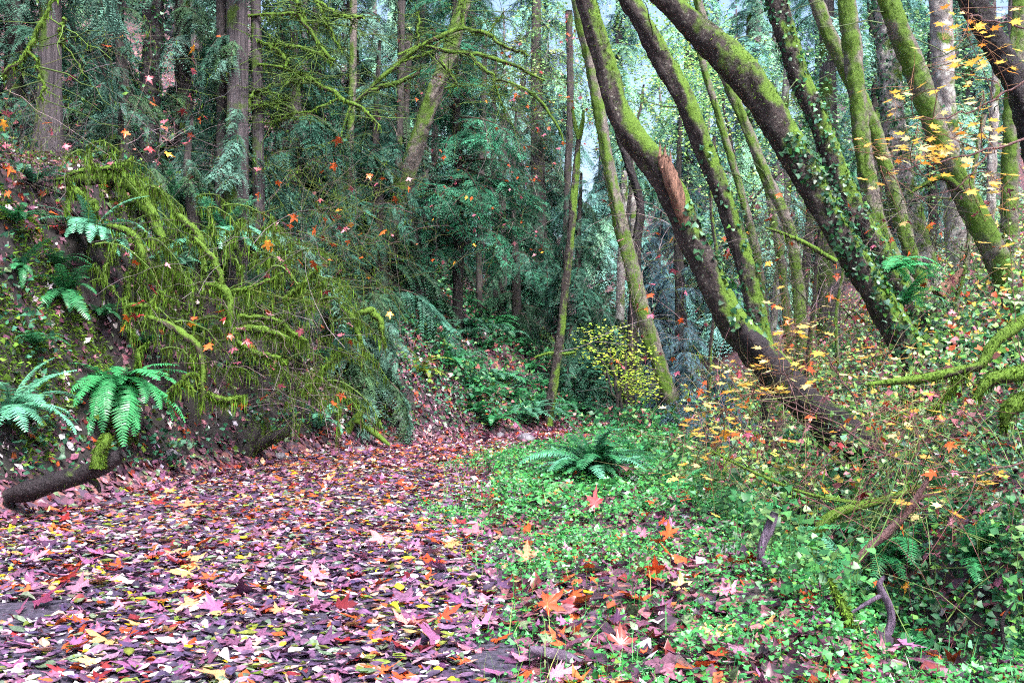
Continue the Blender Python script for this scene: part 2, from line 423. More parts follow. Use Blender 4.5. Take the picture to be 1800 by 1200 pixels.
# ------------------------------------------------------------------ leaf-sized templates
def fan(outline, centre, z, shade_c=1.0, shade_e=1.0):
    o = np.asarray(outline, float); k = len(o)
    V = np.vstack([[*centre, 0.0], np.column_stack([o, z])])
    F = np.stack([np.zeros(k, int), 1 + np.arange(k), 1 + (np.arange(k) + 1) % k], 1)
    sh = np.full(k + 1, shade_e, float); sh[0] = shade_c
    return V, F, sh
def maple_outline(lobes=5, deep=0.45, teeth=True):
    """big maple leaf, stalk at the origin, 1 across, along +X"""
    tips = {5: [(-118, .52), (-62, .86), (0, 1.0), (62, .86), (118, .52)], 7: [(-140, .45), (-95, .72), (-48, .92), (0, 1.0), (48, .92), (95, .72), (140, .45)]}[lobes]
    pts = [(-0.02, -0.03)]
    cx = 0.12
    for i, (a, r) in enumerate(tips):
        if i > 0:
            pa, pr = tips[i - 1]
            am = R((a + pa) / 2); rm = min(r, pr) * deep
            pts.append((cx + rm * math.cos(am) * .62, rm * math.sin(am) * .62))
        if teeth:
            for da, rr in ((-15, 0.66), (-7, 0.70), (0, 1.0), (7, 0.70), (15, 0.66)):
                q = R(a + da); pts.append((cx + r * rr * math.cos(q) * .62, r * rr * math.sin(q) * .62))
        else:
            for da, rr in ((-14, 0.62), (0, 1.0), (14, 0.62)):
                q = R(a + da); pts.append((cx + r * rr * math.cos(q) * .62, r * rr * math.sin(q) * .62))
    pts.append((-0.02, 0.03))
    return np.array(pts)
def maple_tpl(seed, curl=0.25, lobes=5, teeth=True, deep=0.45, stalk=True):
    r = np.random.default_rng(seed)
    o = maple_outline(lobes, deep, teeth) * (1 + r.normal(0, 0.04, (1, 2)))
    o = o + r.normal(0, 0.015, o.shape)
    rad = np.hypot(o[:, 0] - .12, o[:, 1]); ang = np.arctan2(o[:, 1], o[:, 0])
    z = curl * (0.55 * np.sin(ang * 2 + r.uniform(0, 6)) * rad + 0.7 * rad ** 2 * r.uniform(-0.3, 1) + r.normal(0, 0.06, len(o)))
    V, F, s = fan(o, (0.12, 0.0), z, 1.18, 0.95)
    if stalk:
        k = len(V)
        V = np.vstack([V, [[-0.02, -0.008, 0], [-0.02, 0.008, 0], [-0.40, 0.03 * r.normal(), 0.05]]])
        F = np.vstack([F, [[k, k + 1, k + 2]]]); s = np.concatenate([s, [1.2, 1.2, 1.2]])
    return V, F, s
def star_tpl(seed):
    """a maple leaf for the middle distance: five points and the notches between them"""
    r = np.random.default_rng(seed)
    a = np.radians([-180, -118, -90, -62, -31, 0, 31, 62, 90, 118]); rr = np.array([.1, .52, .3, .84, .42, 1., .42, .84, .3, .52]) * .62
    o = np.column_stack([.12 + rr * np.cos(a), rr * np.sin(a)]) + r.normal(0, .02, (10, 2))
    return fan(o, (.12, 0), r.normal(0, .07, 10) + .25 * r.uniform(-.3, 1) * rr, 1.15, .95)
def oval_tpl(seed, curl=0.3, w=0.34, n=4):
    r = np.random.default_rng(seed)
    x = np.linspace(0, 1, n + 1)
    ww = w * np.sin(np.pi * np.clip(x, 0.02, 0.98) ** 0.8)
    zz = curl * (r.uniform(-0.8, 0.8) * (x - 0.5) ** 2 + r.uniform(-.2, .2) * x)
    fold = r.uniform(-0.1, 0.5) * ww
    V = []; s = []
    for i in range(n + 1):
        V += [[x[i] - .5, -ww[i], zz[i] + fold[i] * curl * 2], [x[i] - .5, 0, zz[i]], [x[i] - .5, ww[i], zz[i] + fold[i] * curl * 2 + r.normal(0, .02)]]
        s += [0.95, 1.1, 0.95]
    F = []
    for i in range(n):
        b = i * 3
        F += [[b, b + 3, b + 4], [b, b + 4, b + 1], [b + 1, b + 4, b + 5], [b + 1, b + 5, b + 2]]
    return np.array(V), np.array(F), np.array(s)
def lobed_tpl(seed):
    """small three-lobed ivy or herb leaf"""
    r = np.random.default_rng(seed)
    o = np.array([(-.10, -.38), (.24, -.30), (.62, 0), (.24, .30), (-.10, .38), (-.04, 0)])
    z = 0.12 * r.normal(0, 1, len(o)) * 0.6 - 0.12 * (o[:, 0] - .1) ** 2
    return fan(o, (0.1, 0), z, 1.12, 0.95)
BLADE = (np.array([[0, -.5, 0], [0, .5, 0], [1, 0, 0]], float), np.array([[0, 1, 2]]), np.array([.75, .75, 1.15]))
STRIP = (np.array([[0, -.5, 0], [0, .5, 0], [.55, .35, .04], [.55, -.35, .04], [1, 0, 0]], float), np.array([[0, 1, 2], [0, 2, 3], [3, 2, 4]]), np.array([.8, .8, 1, 1, 1.1]))
KITE = (np.array([[0, 0, 0], [.45, -.5, .06], [1, 0, -.05], [.45, .5, .06]], float), np.array([[0, 1, 2], [0, 2, 3]]), np.array([.9, 1, 1.05, 1]))
MAPLES = [maple_tpl(i, 0.35 + 0.22 * (i % 3)) for i in range(6)]
MAPLES_LO = [maple_tpl(20 + i, 0.25, teeth=False, stalk=False) for i in range(3)]
STARS = [star_tpl(60 + i) for i in range(3)]
VINEM = [maple_tpl(40 + i, 0.16, lobes=7, teeth=False, deep=0.6) for i in range(4)]
OVALS = [oval_tpl(i, 0.45 + 0.3 * (i % 3), w=0.28 + 0.03 * (i % 4)) for i in range(7)]
OVALS_LO = [oval_tpl(30 + i, 0.4, n=2) for i in range(4)]
IVYS = [lobed_tpl(i) for i in range(4)]

PAL_PATH = [(.22, srgb(106, 76, 106)), (.13, srgb(142, 108, 134)), (.21, srgb(66, 52, 76)), (.13, srgb(206, 199, 206)), (.07, srgb(172, 138, 120)),  # mauve, lilac: sky reflected on wet reddish-brown leaves, put into the colour
            (.10, srgb(98, 112, 94)), (.08, srgb(104, 118, 48)), (.035, srgb(204, 180, 40)), (.03, srgb(180, 80, 36)), (.03, srgb(112, 38, 42))]
PAL_SLOPE = [(.34, srgb(100, 62, 80)), (.16, srgb(132, 88, 100)), (.24, srgb(56, 40, 52)), (.05, srgb(186, 176, 184)), (.08, srgb(88, 106, 78)), (.05, srgb(156, 70, 38)), (.06, srgb(104, 40, 40))]  # brown leaves tinted mauve, the sky's sheen mixed into the colour
PAL_MAPLE = [(.40, srgb(118, 74, 104)), (.2, srgb(156, 106, 126)), (.2, srgb(80, 52, 80)), (.08, srgb(180, 74, 38)), (.09, srgb(120, 38, 42)), (.05, srgb(194, 150, 104))]  # mauve tones carry reflected sky in the leaf colour
PAL_FAR = [(.3, srgb(168, 92, 50)), (.3, srgb(146, 82, 68)), (.25, srgb(100, 58, 64)), (.09, srgb(206, 170, 126)), (.06, srgb(130, 140, 96))]
PAL_COVER = [(.40, srgb(56, 134, 62)), (.26, srgb(78, 156, 88)), (.2, srgb(38, 100, 54)), (.06, srgb(122, 182, 132)), (.08, srgb(100, 152, 56))]
PAL_IVY = [(.5, srgb(32, 78, 50)), (.3, srgb(52, 104, 64)), (.1, srgb(104, 150, 124)), (.1, srgb(84, 132, 54))]
PAL_HANG = [(.28, srgb(196, 88, 40)), (.27, srgb(166, 84, 96)), (.25, srgb(200, 140, 150)), (.12, srgb(136, 40, 44)), (.08, srgb(220, 140, 50))]
PAL_YELLOW = [(.5, srgb(236, 190, 90)), (.3, srgb(246, 218, 150)), (.14, srgb(232, 150, 60)), (.06, srgb(200, 196, 90))]

def align(nv, yaw, tilt=0.0):
    nv = np.asarray(nv, float) + NRM(0, 1, nv.shape) * tilt
    nv = nv / np.linalg.norm(nv, axis=1, keepdims=True)
    t1 = np.cross(nv, np.array([0.0, 1.0, 0.0]) + 1e-4); t1 /= np.linalg.norm(t1, axis=1, keepdims=True)
    t2 = np.cross(nv, t1)
    ex = np.cos(yaw)[:, None] * t1 + np.sin(yaw)[:, None] * t2
    ey = np.cross(nv, ex)
    return np.stack([ex, ey, nv], -1)

def strew(mb, tpls, x, y, size, pal, tilt=0.25, lift=(0.005, 0.03), cols=None):
    """leaves lying on the ground at x, y"""
    n = len(x)
    if n == 0: return
    which = rng.integers(0, len(tpls), n)
    Rm = align(HN(x, y), U(0, 2 * np.pi, n), tilt)
    T = np.column_stack([x, y, H(x, y) + U(lift[0], lift[1], n) + size * 0.05])
    C = pick(pal, n) if cols is None else cols
    for k, t in enumerate(tpls):
        m = which == k
        mb.inst(t, Rm[m], size[m], T[m], C[m])

# ------------------------------------------------------------------ the setting: forest floor and path
def sheet(name, xs, ys, fn, mat, label):
    X, Y = np.meshgrid(xs, ys)
    V = np.stack([X, Y, fn(X, Y)], -1).reshape(-1, 3)
    nx, ny = len(xs), len(ys)
    i = np.arange(ny - 1)[:, None] * nx + np.arange(nx - 1)[None]
    F = np.stack([i, i + 1, i + nx + 1, i + nx], -1).reshape(-1, 4)
    mb = MB(); mb.add(V, F, (0.1, 0.1, 0.1))
    o = mb.build(name, mat, smooth_sh=True)
    return tag(o, label, None, None, 'structure')
gx = np.concatenate([np.linspace(-95, -13, 42, endpoint=False), np.arange(-13, 9, 0.095), np.linspace(9, 95, 60)])
gy = np.concatenate([np.linspace(-8, 3, 20, endpoint=False), np.arange(3, 24, 0.13), np.arange(24, 44, 0.4), np.linspace(44, 142, 50)])
ground = sheet('ground', gx, gy, H, M_ground, 'leaf strewn forest floor rising to wooded banks on both sides')
# the path is its own sheet 12 mm above the floor
py_ = np.linspace(-6, 27, 190); pt_ = np.linspace(0, 1, 42)
PX = XL(py_)[:, None] * (1 - pt_) + XR(py_)[:, None] * pt_
PX = PX + 0.18 * vnoise(py_ * 0.9, py_ * 0 + 2)[:, None]
PYY = np.repeat(py_[:, None], 42, 1)
V = np.stack([PX, PYY, H(PX, PYY) + 0.012 - 0.10 * (np.abs(pt_ - .5) > 0.49)[None]], -1).reshape(-1, 3)
i_ = np.arange(189)[:, None] * 42 + np.arange(41)[None]
mb = MB(); mb.add(V, np.stack([i_, i_ + 1, i_ + 43, i_ + 42], -1).reshape(-1, 4), (.1, .1, .1))
path = tag(mb.build('path', M_path, smooth_sh=True), 'broad gravel forest path strewn with fallen leaves', None, None, 'structure')

# loose leaves on the path: nobody could count them
mb = MB()
def on_path(n, y0, y1, power=1.0):
    y = y0 + (y1 - y0) * U(0, 1, n) ** power
    t = U(-0.02, 1.05, n)
    return XL(y) * (1 - t) + XR(y) * t + 0.3 * t * fbm(y * 0.9 + 7, y * 0 + 3, 3) + t * NRM(0, .08, n), y
x, y = on_path(15000, 3.6, 8.5, 1.1)
cov = vnoise(x * 1.4, y * 1.0) > -0.62
x, y = x[cov], y[cov]
strew(mb, OVALS, x, y, 0.035 + 0.08 * U(0, 1, len(x)) ** 1.8, PAL_PATH, 0.15)
x, y = on_path(13500, 8.0, 15.0)
cov = vnoise(x * 1.4, y * 1.0) > -0.7
x, y = x[cov], y[cov]
strew(mb, OVALS_LO, x, y, U(0.05, 0.11, len(x)), PAL_PATH + [(w_ * .3, c_) for w_, c_ in PAL_FAR[:3]], 0.2)
x, y = on_path(9000, 14.0, 25.0)
strew(mb, OVALS_LO, x, y, U(0.06, 0.13, len(x)), PAL_FAR + PAL_PATH[:4], 0.3)
x, y = on_path(1500, 3.6, 13.0, 1.1)
strew(mb, MAPLES_LO, x, y, U(0.10, 0.22, len(x)), PAL_MAPLE, 0.22)
x, y = on_path(500, 12.0, 22.0)
strew(mb, STARS, x, y, U(0.12, 0.24, len(x)), PAL_MAPLE, 0.3)
# broken leaf crumbs between them
x, y = on_path(7000, 3.4, 9.0, 1.2)
strew(mb, [KITE], x, y, U(0.012, 0.04, len(x)), PAL_PATH[:4], 0.5, (0.0, 0.012))
tag(mb.build('leaf_litter', M_leaf), 'carpet of mauve, white and orange fallen leaves on the path', 'leaf litter', None, 'stuff')

# the largest leaves one can pick apart, each its own piece lying on the path
leaf_meshes = []
for k in range(18):
    b = MB(); c = pick(PAL_MAPLE, 1)
    b.inst(MAPLES[k % 6], np.eye(3)[None], np.ones(1), np.zeros((1, 3)), c)
    leaf_meshes.append(b.mesh('maple_leaf', M_leaf))
x, y = on_path(210, 3.9, 8.2, 0.9)
ok = np.abs(x / y) < 0.54
x, y = x[ok], y[ok]
Rm = align(HN(x, y), U(0, 6.28, len(x)), 0.22)
for k in range(len(x)):
    put('fallen_leaf', leaf_meshes[k % 18], path, (x[k], y[k], H(x[k], y[k]) + U(0.02, 0.05)), Rm[k], U(0.13, 0.27))
x = U(0.1, 3.0, 90); y = U(3.9, 8.5, 90)
Rm = align(HN(x, y), U(0, 6.28, 90), 0.4)
for k in range(90):
    put('fallen_leaf', leaf_meshes[k % 18], ground, (x[k], y[k], H(x[k], y[k]) + U(0.05, 0.10)), Rm[k], U(0.11, 0.23))
def one_leaf(tpl, col, loc, rot, size, label, mat=M_leaf):
    b = MB(); b.inst(tpl, np.eye(3)[None], np.ones(1), np.zeros((1, 3)), np.array([col]))
    o = put('maple_leaf', b.mesh('maple_leaf', mat), None, loc, rot, size)
    return tag(o, label, 'leaf', 'large leaves that stand out')
def lying(px, py, size, col, yaw, label, tpl=0, tilt=0.0, lift=0.045):
    Yd = 1.5 * 1750 / (py - 640.0); g = G(px, Yd, lift)
    one_leaf(MAPLES[tpl], col, g, rotm(yaw, tilt, 0.0), size, label)
lying(318, 1050, 0.30, srgb(236, 150, 104), 0.2, 'large pale orange maple leaf lying flat on the path')
lying(676, 960, 0.32, srgb(206, 120, 122), 2.2, 'large dusty pink maple leaf at the middle of the path', 1)
lying(752, 1000, 0.24, srgb(212, 66, 30), 0.7, 'vivid orange curled maple leaf near the edge of the green plants', 2, 0.3)
lying(830, 945, 0.30, srgb(176, 100, 112), 1.4, 'broad mauve maple leaf touching the green plants', 3)
lying(712, 1110, 0.30, srgb(214, 128, 120), 1.2, 'pink maple leaf with pointed lobes low on the path', 4)
lying(770, 1098, 0.22, srgb(206, 78, 52), 0.1, 'red orange maple leaf beside the pink pointed one', 5, 0.25)
lying(60, 1076, 0.30, srgb(120, 52, 84), 0.4, 'dark plum maple leaf at the left edge of the path', 1, 0.3)
lying(90, 940, 0.25, srgb(206, 96, 50), 0.9, 'orange brown maple leaf near the rotten log', 2, 0.2)
lying(330, 896, 0.28, srgb(226, 132, 96), 1.9, 'peach coloured maple leaf lying midway along the path', 3)
one_leaf(MAPLES[0], srgb(218, 138, 108), P(925, 985, 7.0), rotm(1.35, 1.25, 0.2), 0.20, 'peach maple leaf standing upright among the green plants')
one_leaf(MAPLES[1], srgb(190, 74, 40), P(955, 1065, 5.7), rotm(0.6, 0.35, 0.5), 0.22, 'rust brown curled maple leaf perched on the green plants')
one_leaf(MAPLES[2], srgb(146, 66, 60), P(1090, 1140, 5.1), rotm(1.3, 1.1, 0.3), 0.20, 'dark brown maple leaf standing on edge in the green plants')
one_leaf(MAPLES[3], srgb(158, 70, 74), P(1045, 890, 9.0), rotm(1.5, 1.0, 0.4), 0.24, 'brown maple leaf hanging below the large fern')

# litter on the floor beyond the path
mb = MB()
n = 42000
y = 4 + 26 * U(0, 1, n) ** 1.2
u = U(-0.2, 7.5, n) ** 1.0
x = XL(y) - u
ok = (np.abs(x) < 0.56 * y + 1)
ok &= HN(x, y)[:, 2] > U(-0.2, 0.55, n)
x, y = x[ok], y[ok]
strew(mb, OVALS_LO + STARS, x, y, U(0.06, 0.17, len(x)), PAL_SLOPE, 0.35)
x, y = U(-4.2, -0.4, 5200), U(17.0, 22.0, 5200)
ok = x < XL(y) + 0.1
strew(mb, OVALS_LO + STARS, x[ok], y[ok], U(0.06, 0.15, ok.sum()), PAL_SLOPE, 0.3)
tag(mb.build('bank_leaf_litter', M_leaf), 'mauve and brown fallen leaves covering the steep left bank', 'leaf litter', None, 'stuff')
mb = MB()
n = 19000
y = 3.5 + 34 * U(0, 1, n) ** 1.4
x = XR(y) + U(0, 1, n) * (0.56 * y + 2)
ok = (np.abs(x) < 0.56 * y + 1.5)
x, y = x[ok], y[ok]
strew(mb, OVALS_LO + STARS, x, y, U(0.06, 0.17, len(x)), PAL_SLOPE + [(.08, srgb(190, 84, 46))], 0.4, (0.0, 0.06))
tag(mb.build('right_bank_leaf_litter', M_leaf), 'red and mauve fallen leaves among the plants right of the path', 'leaf litter', None, 'stuff')

# ------------------------------------------------------------------ low green plants
def herb_patch(mb, x, y, hmin, hmax, smin, smax, pal, tpls=IVYS, tilt=0.45):
    n = len(x)
    h = U(hmin, hmax, n)
    which = rng.integers(0, len(tpls), n)
    nv = np.tile([0.0, -0.12, 1.0], (n, 1))
    Rm = align(nv, U(0, 6.28, n), tilt)
    T = np.column_stack([x, y, H(x, y) + h])
    S = U(smin, smax, n); C = pick(pal, n)
    for k, t in enumerate(tpls):
        m = which == k
        mb.inst(t, Rm[m], S[m], T[m], C[m])
mb = MB()
n = 50000
y = 3.4 + 13 * U(0, 1, n) ** 1.15
w = U(-0.06, 0.84, n)
x = XR(y) + w * (XB(y) - XR(y) + 0.3) + (1 - np.clip(w, 0, 1)) * (0.38 * fbm(y * 0.9 + 7, y * 0 + 3, 3) + NRM(0, .12, n))
den = 1.35 * fbm(x * 0.9 + 4.4, y * 0.7, 3) + 0.55 + 0.3 * smooth(6.0, 8.5, y) * smooth(0.6, 0.2, w) - 0.55 * smooth(0.02, -0.06, w) - 0.35 * smooth(5.4, 4.2, y) * smooth(1.2, 0.2, x)
ok = U(-0.6, 0.9, n) < den
x, y = x[ok], y[ok]
hh = 0.03 + 0.13 * smooth(-0.4, 0.7, fbm(x * 1.9, y * 1.9, 2))
herb_patch(mb, x, y, 0.015, hh * 1.5, 0.02, 0.052, PAL_COVER)
n = 5500
y = U(9, 22, n); x = XR(y) + U(0.05, 0.7, n) * (XB(y) - XR(y)) + 0.5 * smooth(14, 17, y)
herb_patch(mb, x, y, 0.02, 0.15, 0.05, 0.10, PAL_COVER)
tag(mb.build('ground_cover_plants', M_green), 'bright green low herb leaves along the right edge of the path', 'ground cover', None, 'stuff')
mb = MB()   # thin grass blades and stalks in the patch
n = 2200
y = 3.9 + 12 * U(0, 1, n) ** 1.2; x = XR(y) + U(-0.1, 1.05, n) * (XB(y) - XR(y))
mb.inst(STRIP, rotm(U(0, 6.28, n), U(0.6, 1.5, n), 0.0), np.column_stack([U(.08, .28, n), U(.003, .006, n), np.full(n, .3)]), np.column_stack([x, y, H(x, y)]), pick(PAL_COVER + [(.2, srgb(150, 170, 100))], n))
tag(mb.build('grass', M_green), 'thin green grass blades growing through the low plants', 'grass', None, 'stuff')

mb = MB()   # taller leafy weeds towards the ditch, in clumps with their stems
for k in range(420):
    y_ = 5.2 + 10 * U(0, 1) ** 1.1; x_ = XR(y_) + U(.5, 1.1) * (XB(y_) - XR(y_)); h_ = U(.15, .55)
    if vnoise(x_ * 1.2, y_ * 1.2) < -.15: continue
    b_ = np.array([x_, y_, float(H(x_, y_))]); tp = b_ + [NRM(0, .06), NRM(0, .06), h_]
    mb.tube(np.array([b_, (b_ + tp) / 2 + NRM(0, .015, 3), tp]), [.004, .003, .002], 3, srgb(88, 120, 60), cap=False)
    m_ = int(10 + 26 * h_); f_ = U(.2, 1.05, m_)
    T_ = b_ + (tp - b_) * f_[:, None] + NRM(0, .055, (m_, 3)); cc_ = pick([(.5, srgb(44, 100, 56)), (.3, srgb(70, 128, 66)), (.2, srgb(110, 150, 84))], 1)
    mb.inst((KITE, IVYS[0], IVYS[1])[k % 3], align(np.tile([0, -.2, 1.0], (m_, 1)), U(0, 6.28, m_), .5), U(.035, .085, m_) * (.7 + h_), T_, np.repeat(cc_, m_, 0) * np.exp(NRM(0, .2, (m_, 1))))
tag(mb.build('leafy_weeds', M_green), 'clumps of taller leafy weeds between the low plants and the ditch', 'weeds', None, 'stuff')
# ivy and bramble on the right bank
mb = MB()
n = 25000
y = 4.5 + 15 * U(0, 1, n) ** 1.2
x = XB(y) - 0.5 + U(0, 1, n) * np.maximum(0.56 * y + 1.0 - XB(y), 0.5)
den = fbm(x * 0.8 + 9, y * 0.8, 3) + 0.55
ok = U(-0.6, 0.9, n) < den
x, y = x[ok], y[ok]
herb_patch(mb, x, y, 0.03, 0.32, 0.035, 0.085, PAL_IVY, tilt=0.7)
tag(mb.build('ivy_ground_cover', M_green), 'dark glossy ivy spreading over the right bank', 'ivy', None, 'stuff')
mb = MB()
n = 26000
y = 9 + 24 * U(0, 1, n) ** 1.2
x = XB(y) - 1.0 + U(0, 1, n) * np.maximum(0.5 * y - 0.5, 1.0)
ok = U(-0.7, 0.8, n) < fbm(x * 0.5 + 3, y * 0.5 + 8, 3) + 0.3
x, y = x[ok], y[ok]
pal = PAL_IVY[1:] + [(.35, srgb(130, 182, 96)), (.2, srgb(160, 200, 140)), (.16, srgb(180, 116, 126)), (.14, srgb(226, 196, 90)), (.08, srgb(190, 84, 50))]
herb_patch(mb, x, y, 0.05, 1.1, 0.05, 0.11, pal, tpls=[KITE] + IVYS, tilt=0.9)
tag(mb.build('bramble_undergrowth', M_green), 'tangled green and red bramble leaves on the slope under the leaning trees', 'undergrowth', None, 'stuff')
# undergrowth on the slope behind the bend of the path
mb = MB()
n = 26000
y = U(19.5, 38, n); x = U(-6, 7.5, n)
ok = ((XL(y) - x > 0.15) | (x - XR(y) > 0.2)) & (U(-0.7, 0.8, n) < fbm(x * 0.6, y * 0.6, 3) + 0.35)
ok &= ~((x < -0.6) & (y < 20.5))
x, y = x[ok], y[ok]
herb_patch(mb, x, y, 0.02, 0.5, 0.08, 0.17, [(.5, srgb(44, 104, 66)), (.3, srgb(66, 140, 84)), (.1, srgb(120, 175, 100)), (.12, srgb(170, 100, 100))], tpls=[KITE] + IVYS, tilt=0.7)
tag(mb.build('slope_undergrowth', M_green), 'dark green undergrowth on the slope where the path bends', 'undergrowth', None, 'stuff')
# small plants and moss cushions on the left bank
mb = MB()
n = 46000
y = U(9, 24, n); x = XL(y) - U(0.2, 8, n)
ok = (U(-0.6, 0.9, n) < fbm(x * 0.7 + 5, y * 0.7, 3) - 0.05 + 0.5 * smooth(3.5, 6, XL(y) - x))
x, y = x[ok], y[ok]
herb_patch(mb, x, y, 0.02, 0.4, 0.05, 0.11, [(.5, srgb(40, 88, 64)), (.3, srgb(66, 120, 92)), (.2, srgb(100, 130, 50))], tpls=[KITE] + IVYS, tilt=0.7)
tag(mb.build('bank_undergrowth', M_green), 'scattered green seedlings and ivy on the steep left bank', 'undergrowth', None, 'stuff')

mb = MB()
n = 26000
y = U(16, 34, n); x = -U(3.5, 20, n)
ok = (XL(y) - x > 2.6) & (U(-0.8, 0.7, n) < fbm(x * 0.5, y * 0.5 + 8, 3) + .1)
x, y = x[ok], y[ok]
herb_patch(mb, x, y, 0.05, 1.7, 0.06, 0.14, [(.45, srgb(44, 88, 70)), (.3, srgb(70, 116, 96)), (.15, srgb(96, 124, 60)), (.1, srgb(150, 90, 90))], tpls=[KITE] + IVYS, tilt=0.9)
tag(mb.build('hillside_undergrowth', M_green), 'grey green undergrowth between the trunks high on the left hillside', 'undergrowth', None, 'stuff')
mb = MB()
n = 120000
y = U(9.5, 19, n); x = XL(y) - U(0.5, 3.4, n)
ok = fbm(x * 0.9 + 11, y * 0.9, 3) > 0.08
x, y = x[ok], y[ok]; m_ = len(x); nv = HN(x, y)
d = nv * .6 + NRM(0, .4, (m_, 3)) + np.array([0, 0, -.25]); d /= np.linalg.norm(d, axis=1, keepdims=True)
a = np.cross(d, NRM(0, 1, (m_, 3))); a /= np.linalg.norm(a, axis=1, keepdims=True); L_ = U(.025, .08, m_)
mb.inst(BLADE, np.stack([d, a, np.cross(d, a)], -1), np.column_stack([L_, L_ * .35, L_]), np.column_stack([x, y, H(x, y) - .005]), pick([(.4, MOSS * .9), (.3, MOSS * 1.6), (.3, MOSS * .4)], m_))
tag(mb.build('bank_moss', M_moss), 'patches of green moss on the bare earth of the left bank', 'moss', None, 'stuff')

# ------------------------------------------------------------------ ferns
def frond_mb(mb, seed, a0, a1, col, npin=30, origin=np.zeros(3), yaw=0.0, L=1.0, wid=0.17, twist=0.0):
    r = np.random.default_rng(seed)
    s = np.linspace(0, 1, 40)
    a = a0 + (a1 - a0) * s ** 0.9
    lat = twist * s ** 2
    d = np.stack([np.cos(a) * np.cos(lat), np.cos(a) * np.sin(lat), np.sin(a)], -1)
    p = np.vstack([[0, 0, 0], np.cumsum(d[:-1] / 39, 0)])
    cz, sz = math.cos(yaw), math.sin(yaw)
    Rz = np.array([[cz, -sz, 0], [sz, cz, 0], [0, 0, 1]])
    W = lambda q: (q @ Rz.T) * L + origin
    k = np.linspace(0, 39, 9).astype(int)
    mb.tube(W(p[k]), np.linspace(0.009, 0.003, 9) * L, 3, col * 0.8 + 0.03, cap=False)
    si = np.linspace(0.07, 0.99, npin)
    pos = np.stack([np.interp(si, s, p[:, j]) for j in range(3)], -1)
    t = np.stack([np.interp(si, s, d[:, j]) for j in range(3)], -1); t /= np.linalg.norm(t, axis=1, keepdims=True)
    side = np.cross(np.array([0, 0, 1.0]), t); side /= np.maximum(np.linalg.norm(side, axis=1, keepdims=True), 1e-6)
    nz = np.cross(t, side)
    ln = wid * np.clip(si / 0.2, 0.35, 1) ** 0.7 * (1 - si) ** 0.55 + 0.012
    for sg in (-1, 1):
        f = 0.28 + 0.25 * si + r.normal(0, 0.06, npin)
        ex = sg * side * np.cos(f)[:, None] + t * np.sin(f)[:, None] + nz * (-0.18 + r.normal(0, 0.09, npin))[:, None]
        ex /= np.linalg.norm(ex, axis=1, keepdims=True)
        ez = nz + 0.1 * r.normal(0, 1, (npin, 3)); ey = np.cross(ez, ex); ey /= np.linalg.norm(ey, axis=1, keepdims=True); ez = np.cross(ex, ey)
        Rm = np.einsum('ij,njk->nik', Rz, np.stack([ex, ey, ez], -1))
        S = np.column_stack([ln, np.full(npin, 0.92 / npin * 1.02) * (0.6 + 0.4 * (1 - si)), ln * 0.5]) * L
        C = col[None] * np.exp(r.normal(0, 0.10, (npin, 1))) * (1 + 0.25 * si[:, None])
        mb.inst(STRIP, Rm, S, W(pos), C)
FERN_G = srgb(60, 146, 88); FERN_B = srgb(92, 160, 128); FERN_D = srgb(46, 110, 68)
def fern_set(col, seed):
    out = []
    for k, (a0, a1) in enumerate(((1.25, -0.5), (1.0, -0.9), (0.7, -0.8), (1.3, 0.1), (0.5, -0.6), (0.9, -1.2))):
        b = MB(); frond_mb(b, seed + k, a0, a1, col * (0.9 + 0.06 * k), twist=(-0.25, 0.3, 0.15, -0.1, 0.35, -0.3)[k])
        out.append(b.mesh('frond', M_fern))
    return out
FR_G = fern_set(FERN_G, 100); FR_B = fern_set(FERN_B, 200); FR_D = fern_set(FERN_D, 300)
FR_Y = fern_set(srgb(120, 140, 50), 400)
def fern(loc, L, n, label, fronds, face=None, spread=math.pi, group='sword ferns near the path', droop=0.0):
    t = thing('sword_fern', label, 'fern', loc, group)
    for k in range(n):
        yw = (k / n * 2 * math.pi + U(-.3, .3)) if face is None else face + U(-1, 1) * spread
        put('frond', fronds[rng.integers(0, len(fronds))], t, np.array(loc) + [U(-.04, .04), U(-.04, .04), 0.02], rotm(yw, U(-0.15, 0.25) - droop, U(-.25, .25)), L * U(0.72, 1.12))
    return t
DN = -math.pi / 2
def onbank(px, py, y0=9.0, y1=60.0):
    """where the line of sight through a pixel meets the ground"""
    ys = np.linspace(y0, y1, 3000)
    x = (px - 900.0) / 1750.0 * ys; z = 1.5 - (py - 640.0) / 1750.0 * ys
    hit = np.nonzero(H(x, ys) >= z)[0]
    i = hit[0] if len(hit) else -1
    return np.array([x[i], ys[i], float(H(x[i], ys[i]))])
fern(onbank(232, 690) + [0.05, -0.55, 0.05], 1.1, 40, 'large bright green sword fern drooping over the foot of the left bank', FR_G, DN, 1.8, droop=0.5)
fern(onbank(15, 745, 7), 0.95, 20, 'pale green sword fern at the left edge above the rotten log', FR_B, 0.0, 2.3)
fern(onbank(165, 425) + [0.1, -0.35, 0], 0.95, 20, 'sword fern hanging from the top of the cut bank', FR_B, DN, 2.0, droop=0.25)
fern(onbank(400, 450) + [0, -0.5, 0.1], 1.3, 20, 'large blue green sword fern behind the moss draped limbs', FR_B, -0.6, 1.6)
fern(onbank(560, 755), 0.8, 13, 'small pale sword fern beside the path below the mossy shrub', FR_B, -0.3, 2.4)
fern(onbank(300, 360), 0.9, 12, 'sword fern beside the thick mossy log on the bank', FR_D, 0.0, 2.0)
fern(onbank(130, 520) + [0, -0.2, 0], 0.85, 14, 'dark sword fern clinging to the bare earth of the bank', FR_D, DN, 1.5, droop=0.4)
fern(onbank(40, 480), 0.6, 9, 'small sword fern on the leafy bank at the left edge', FR_D, DN, 2.0, droop=0.2)
fern(onbank(740, 660, 15), 0.85, 18, 'yellowish sword fern at the inside of the path bend', FR_Y, 0.0, 2.6)
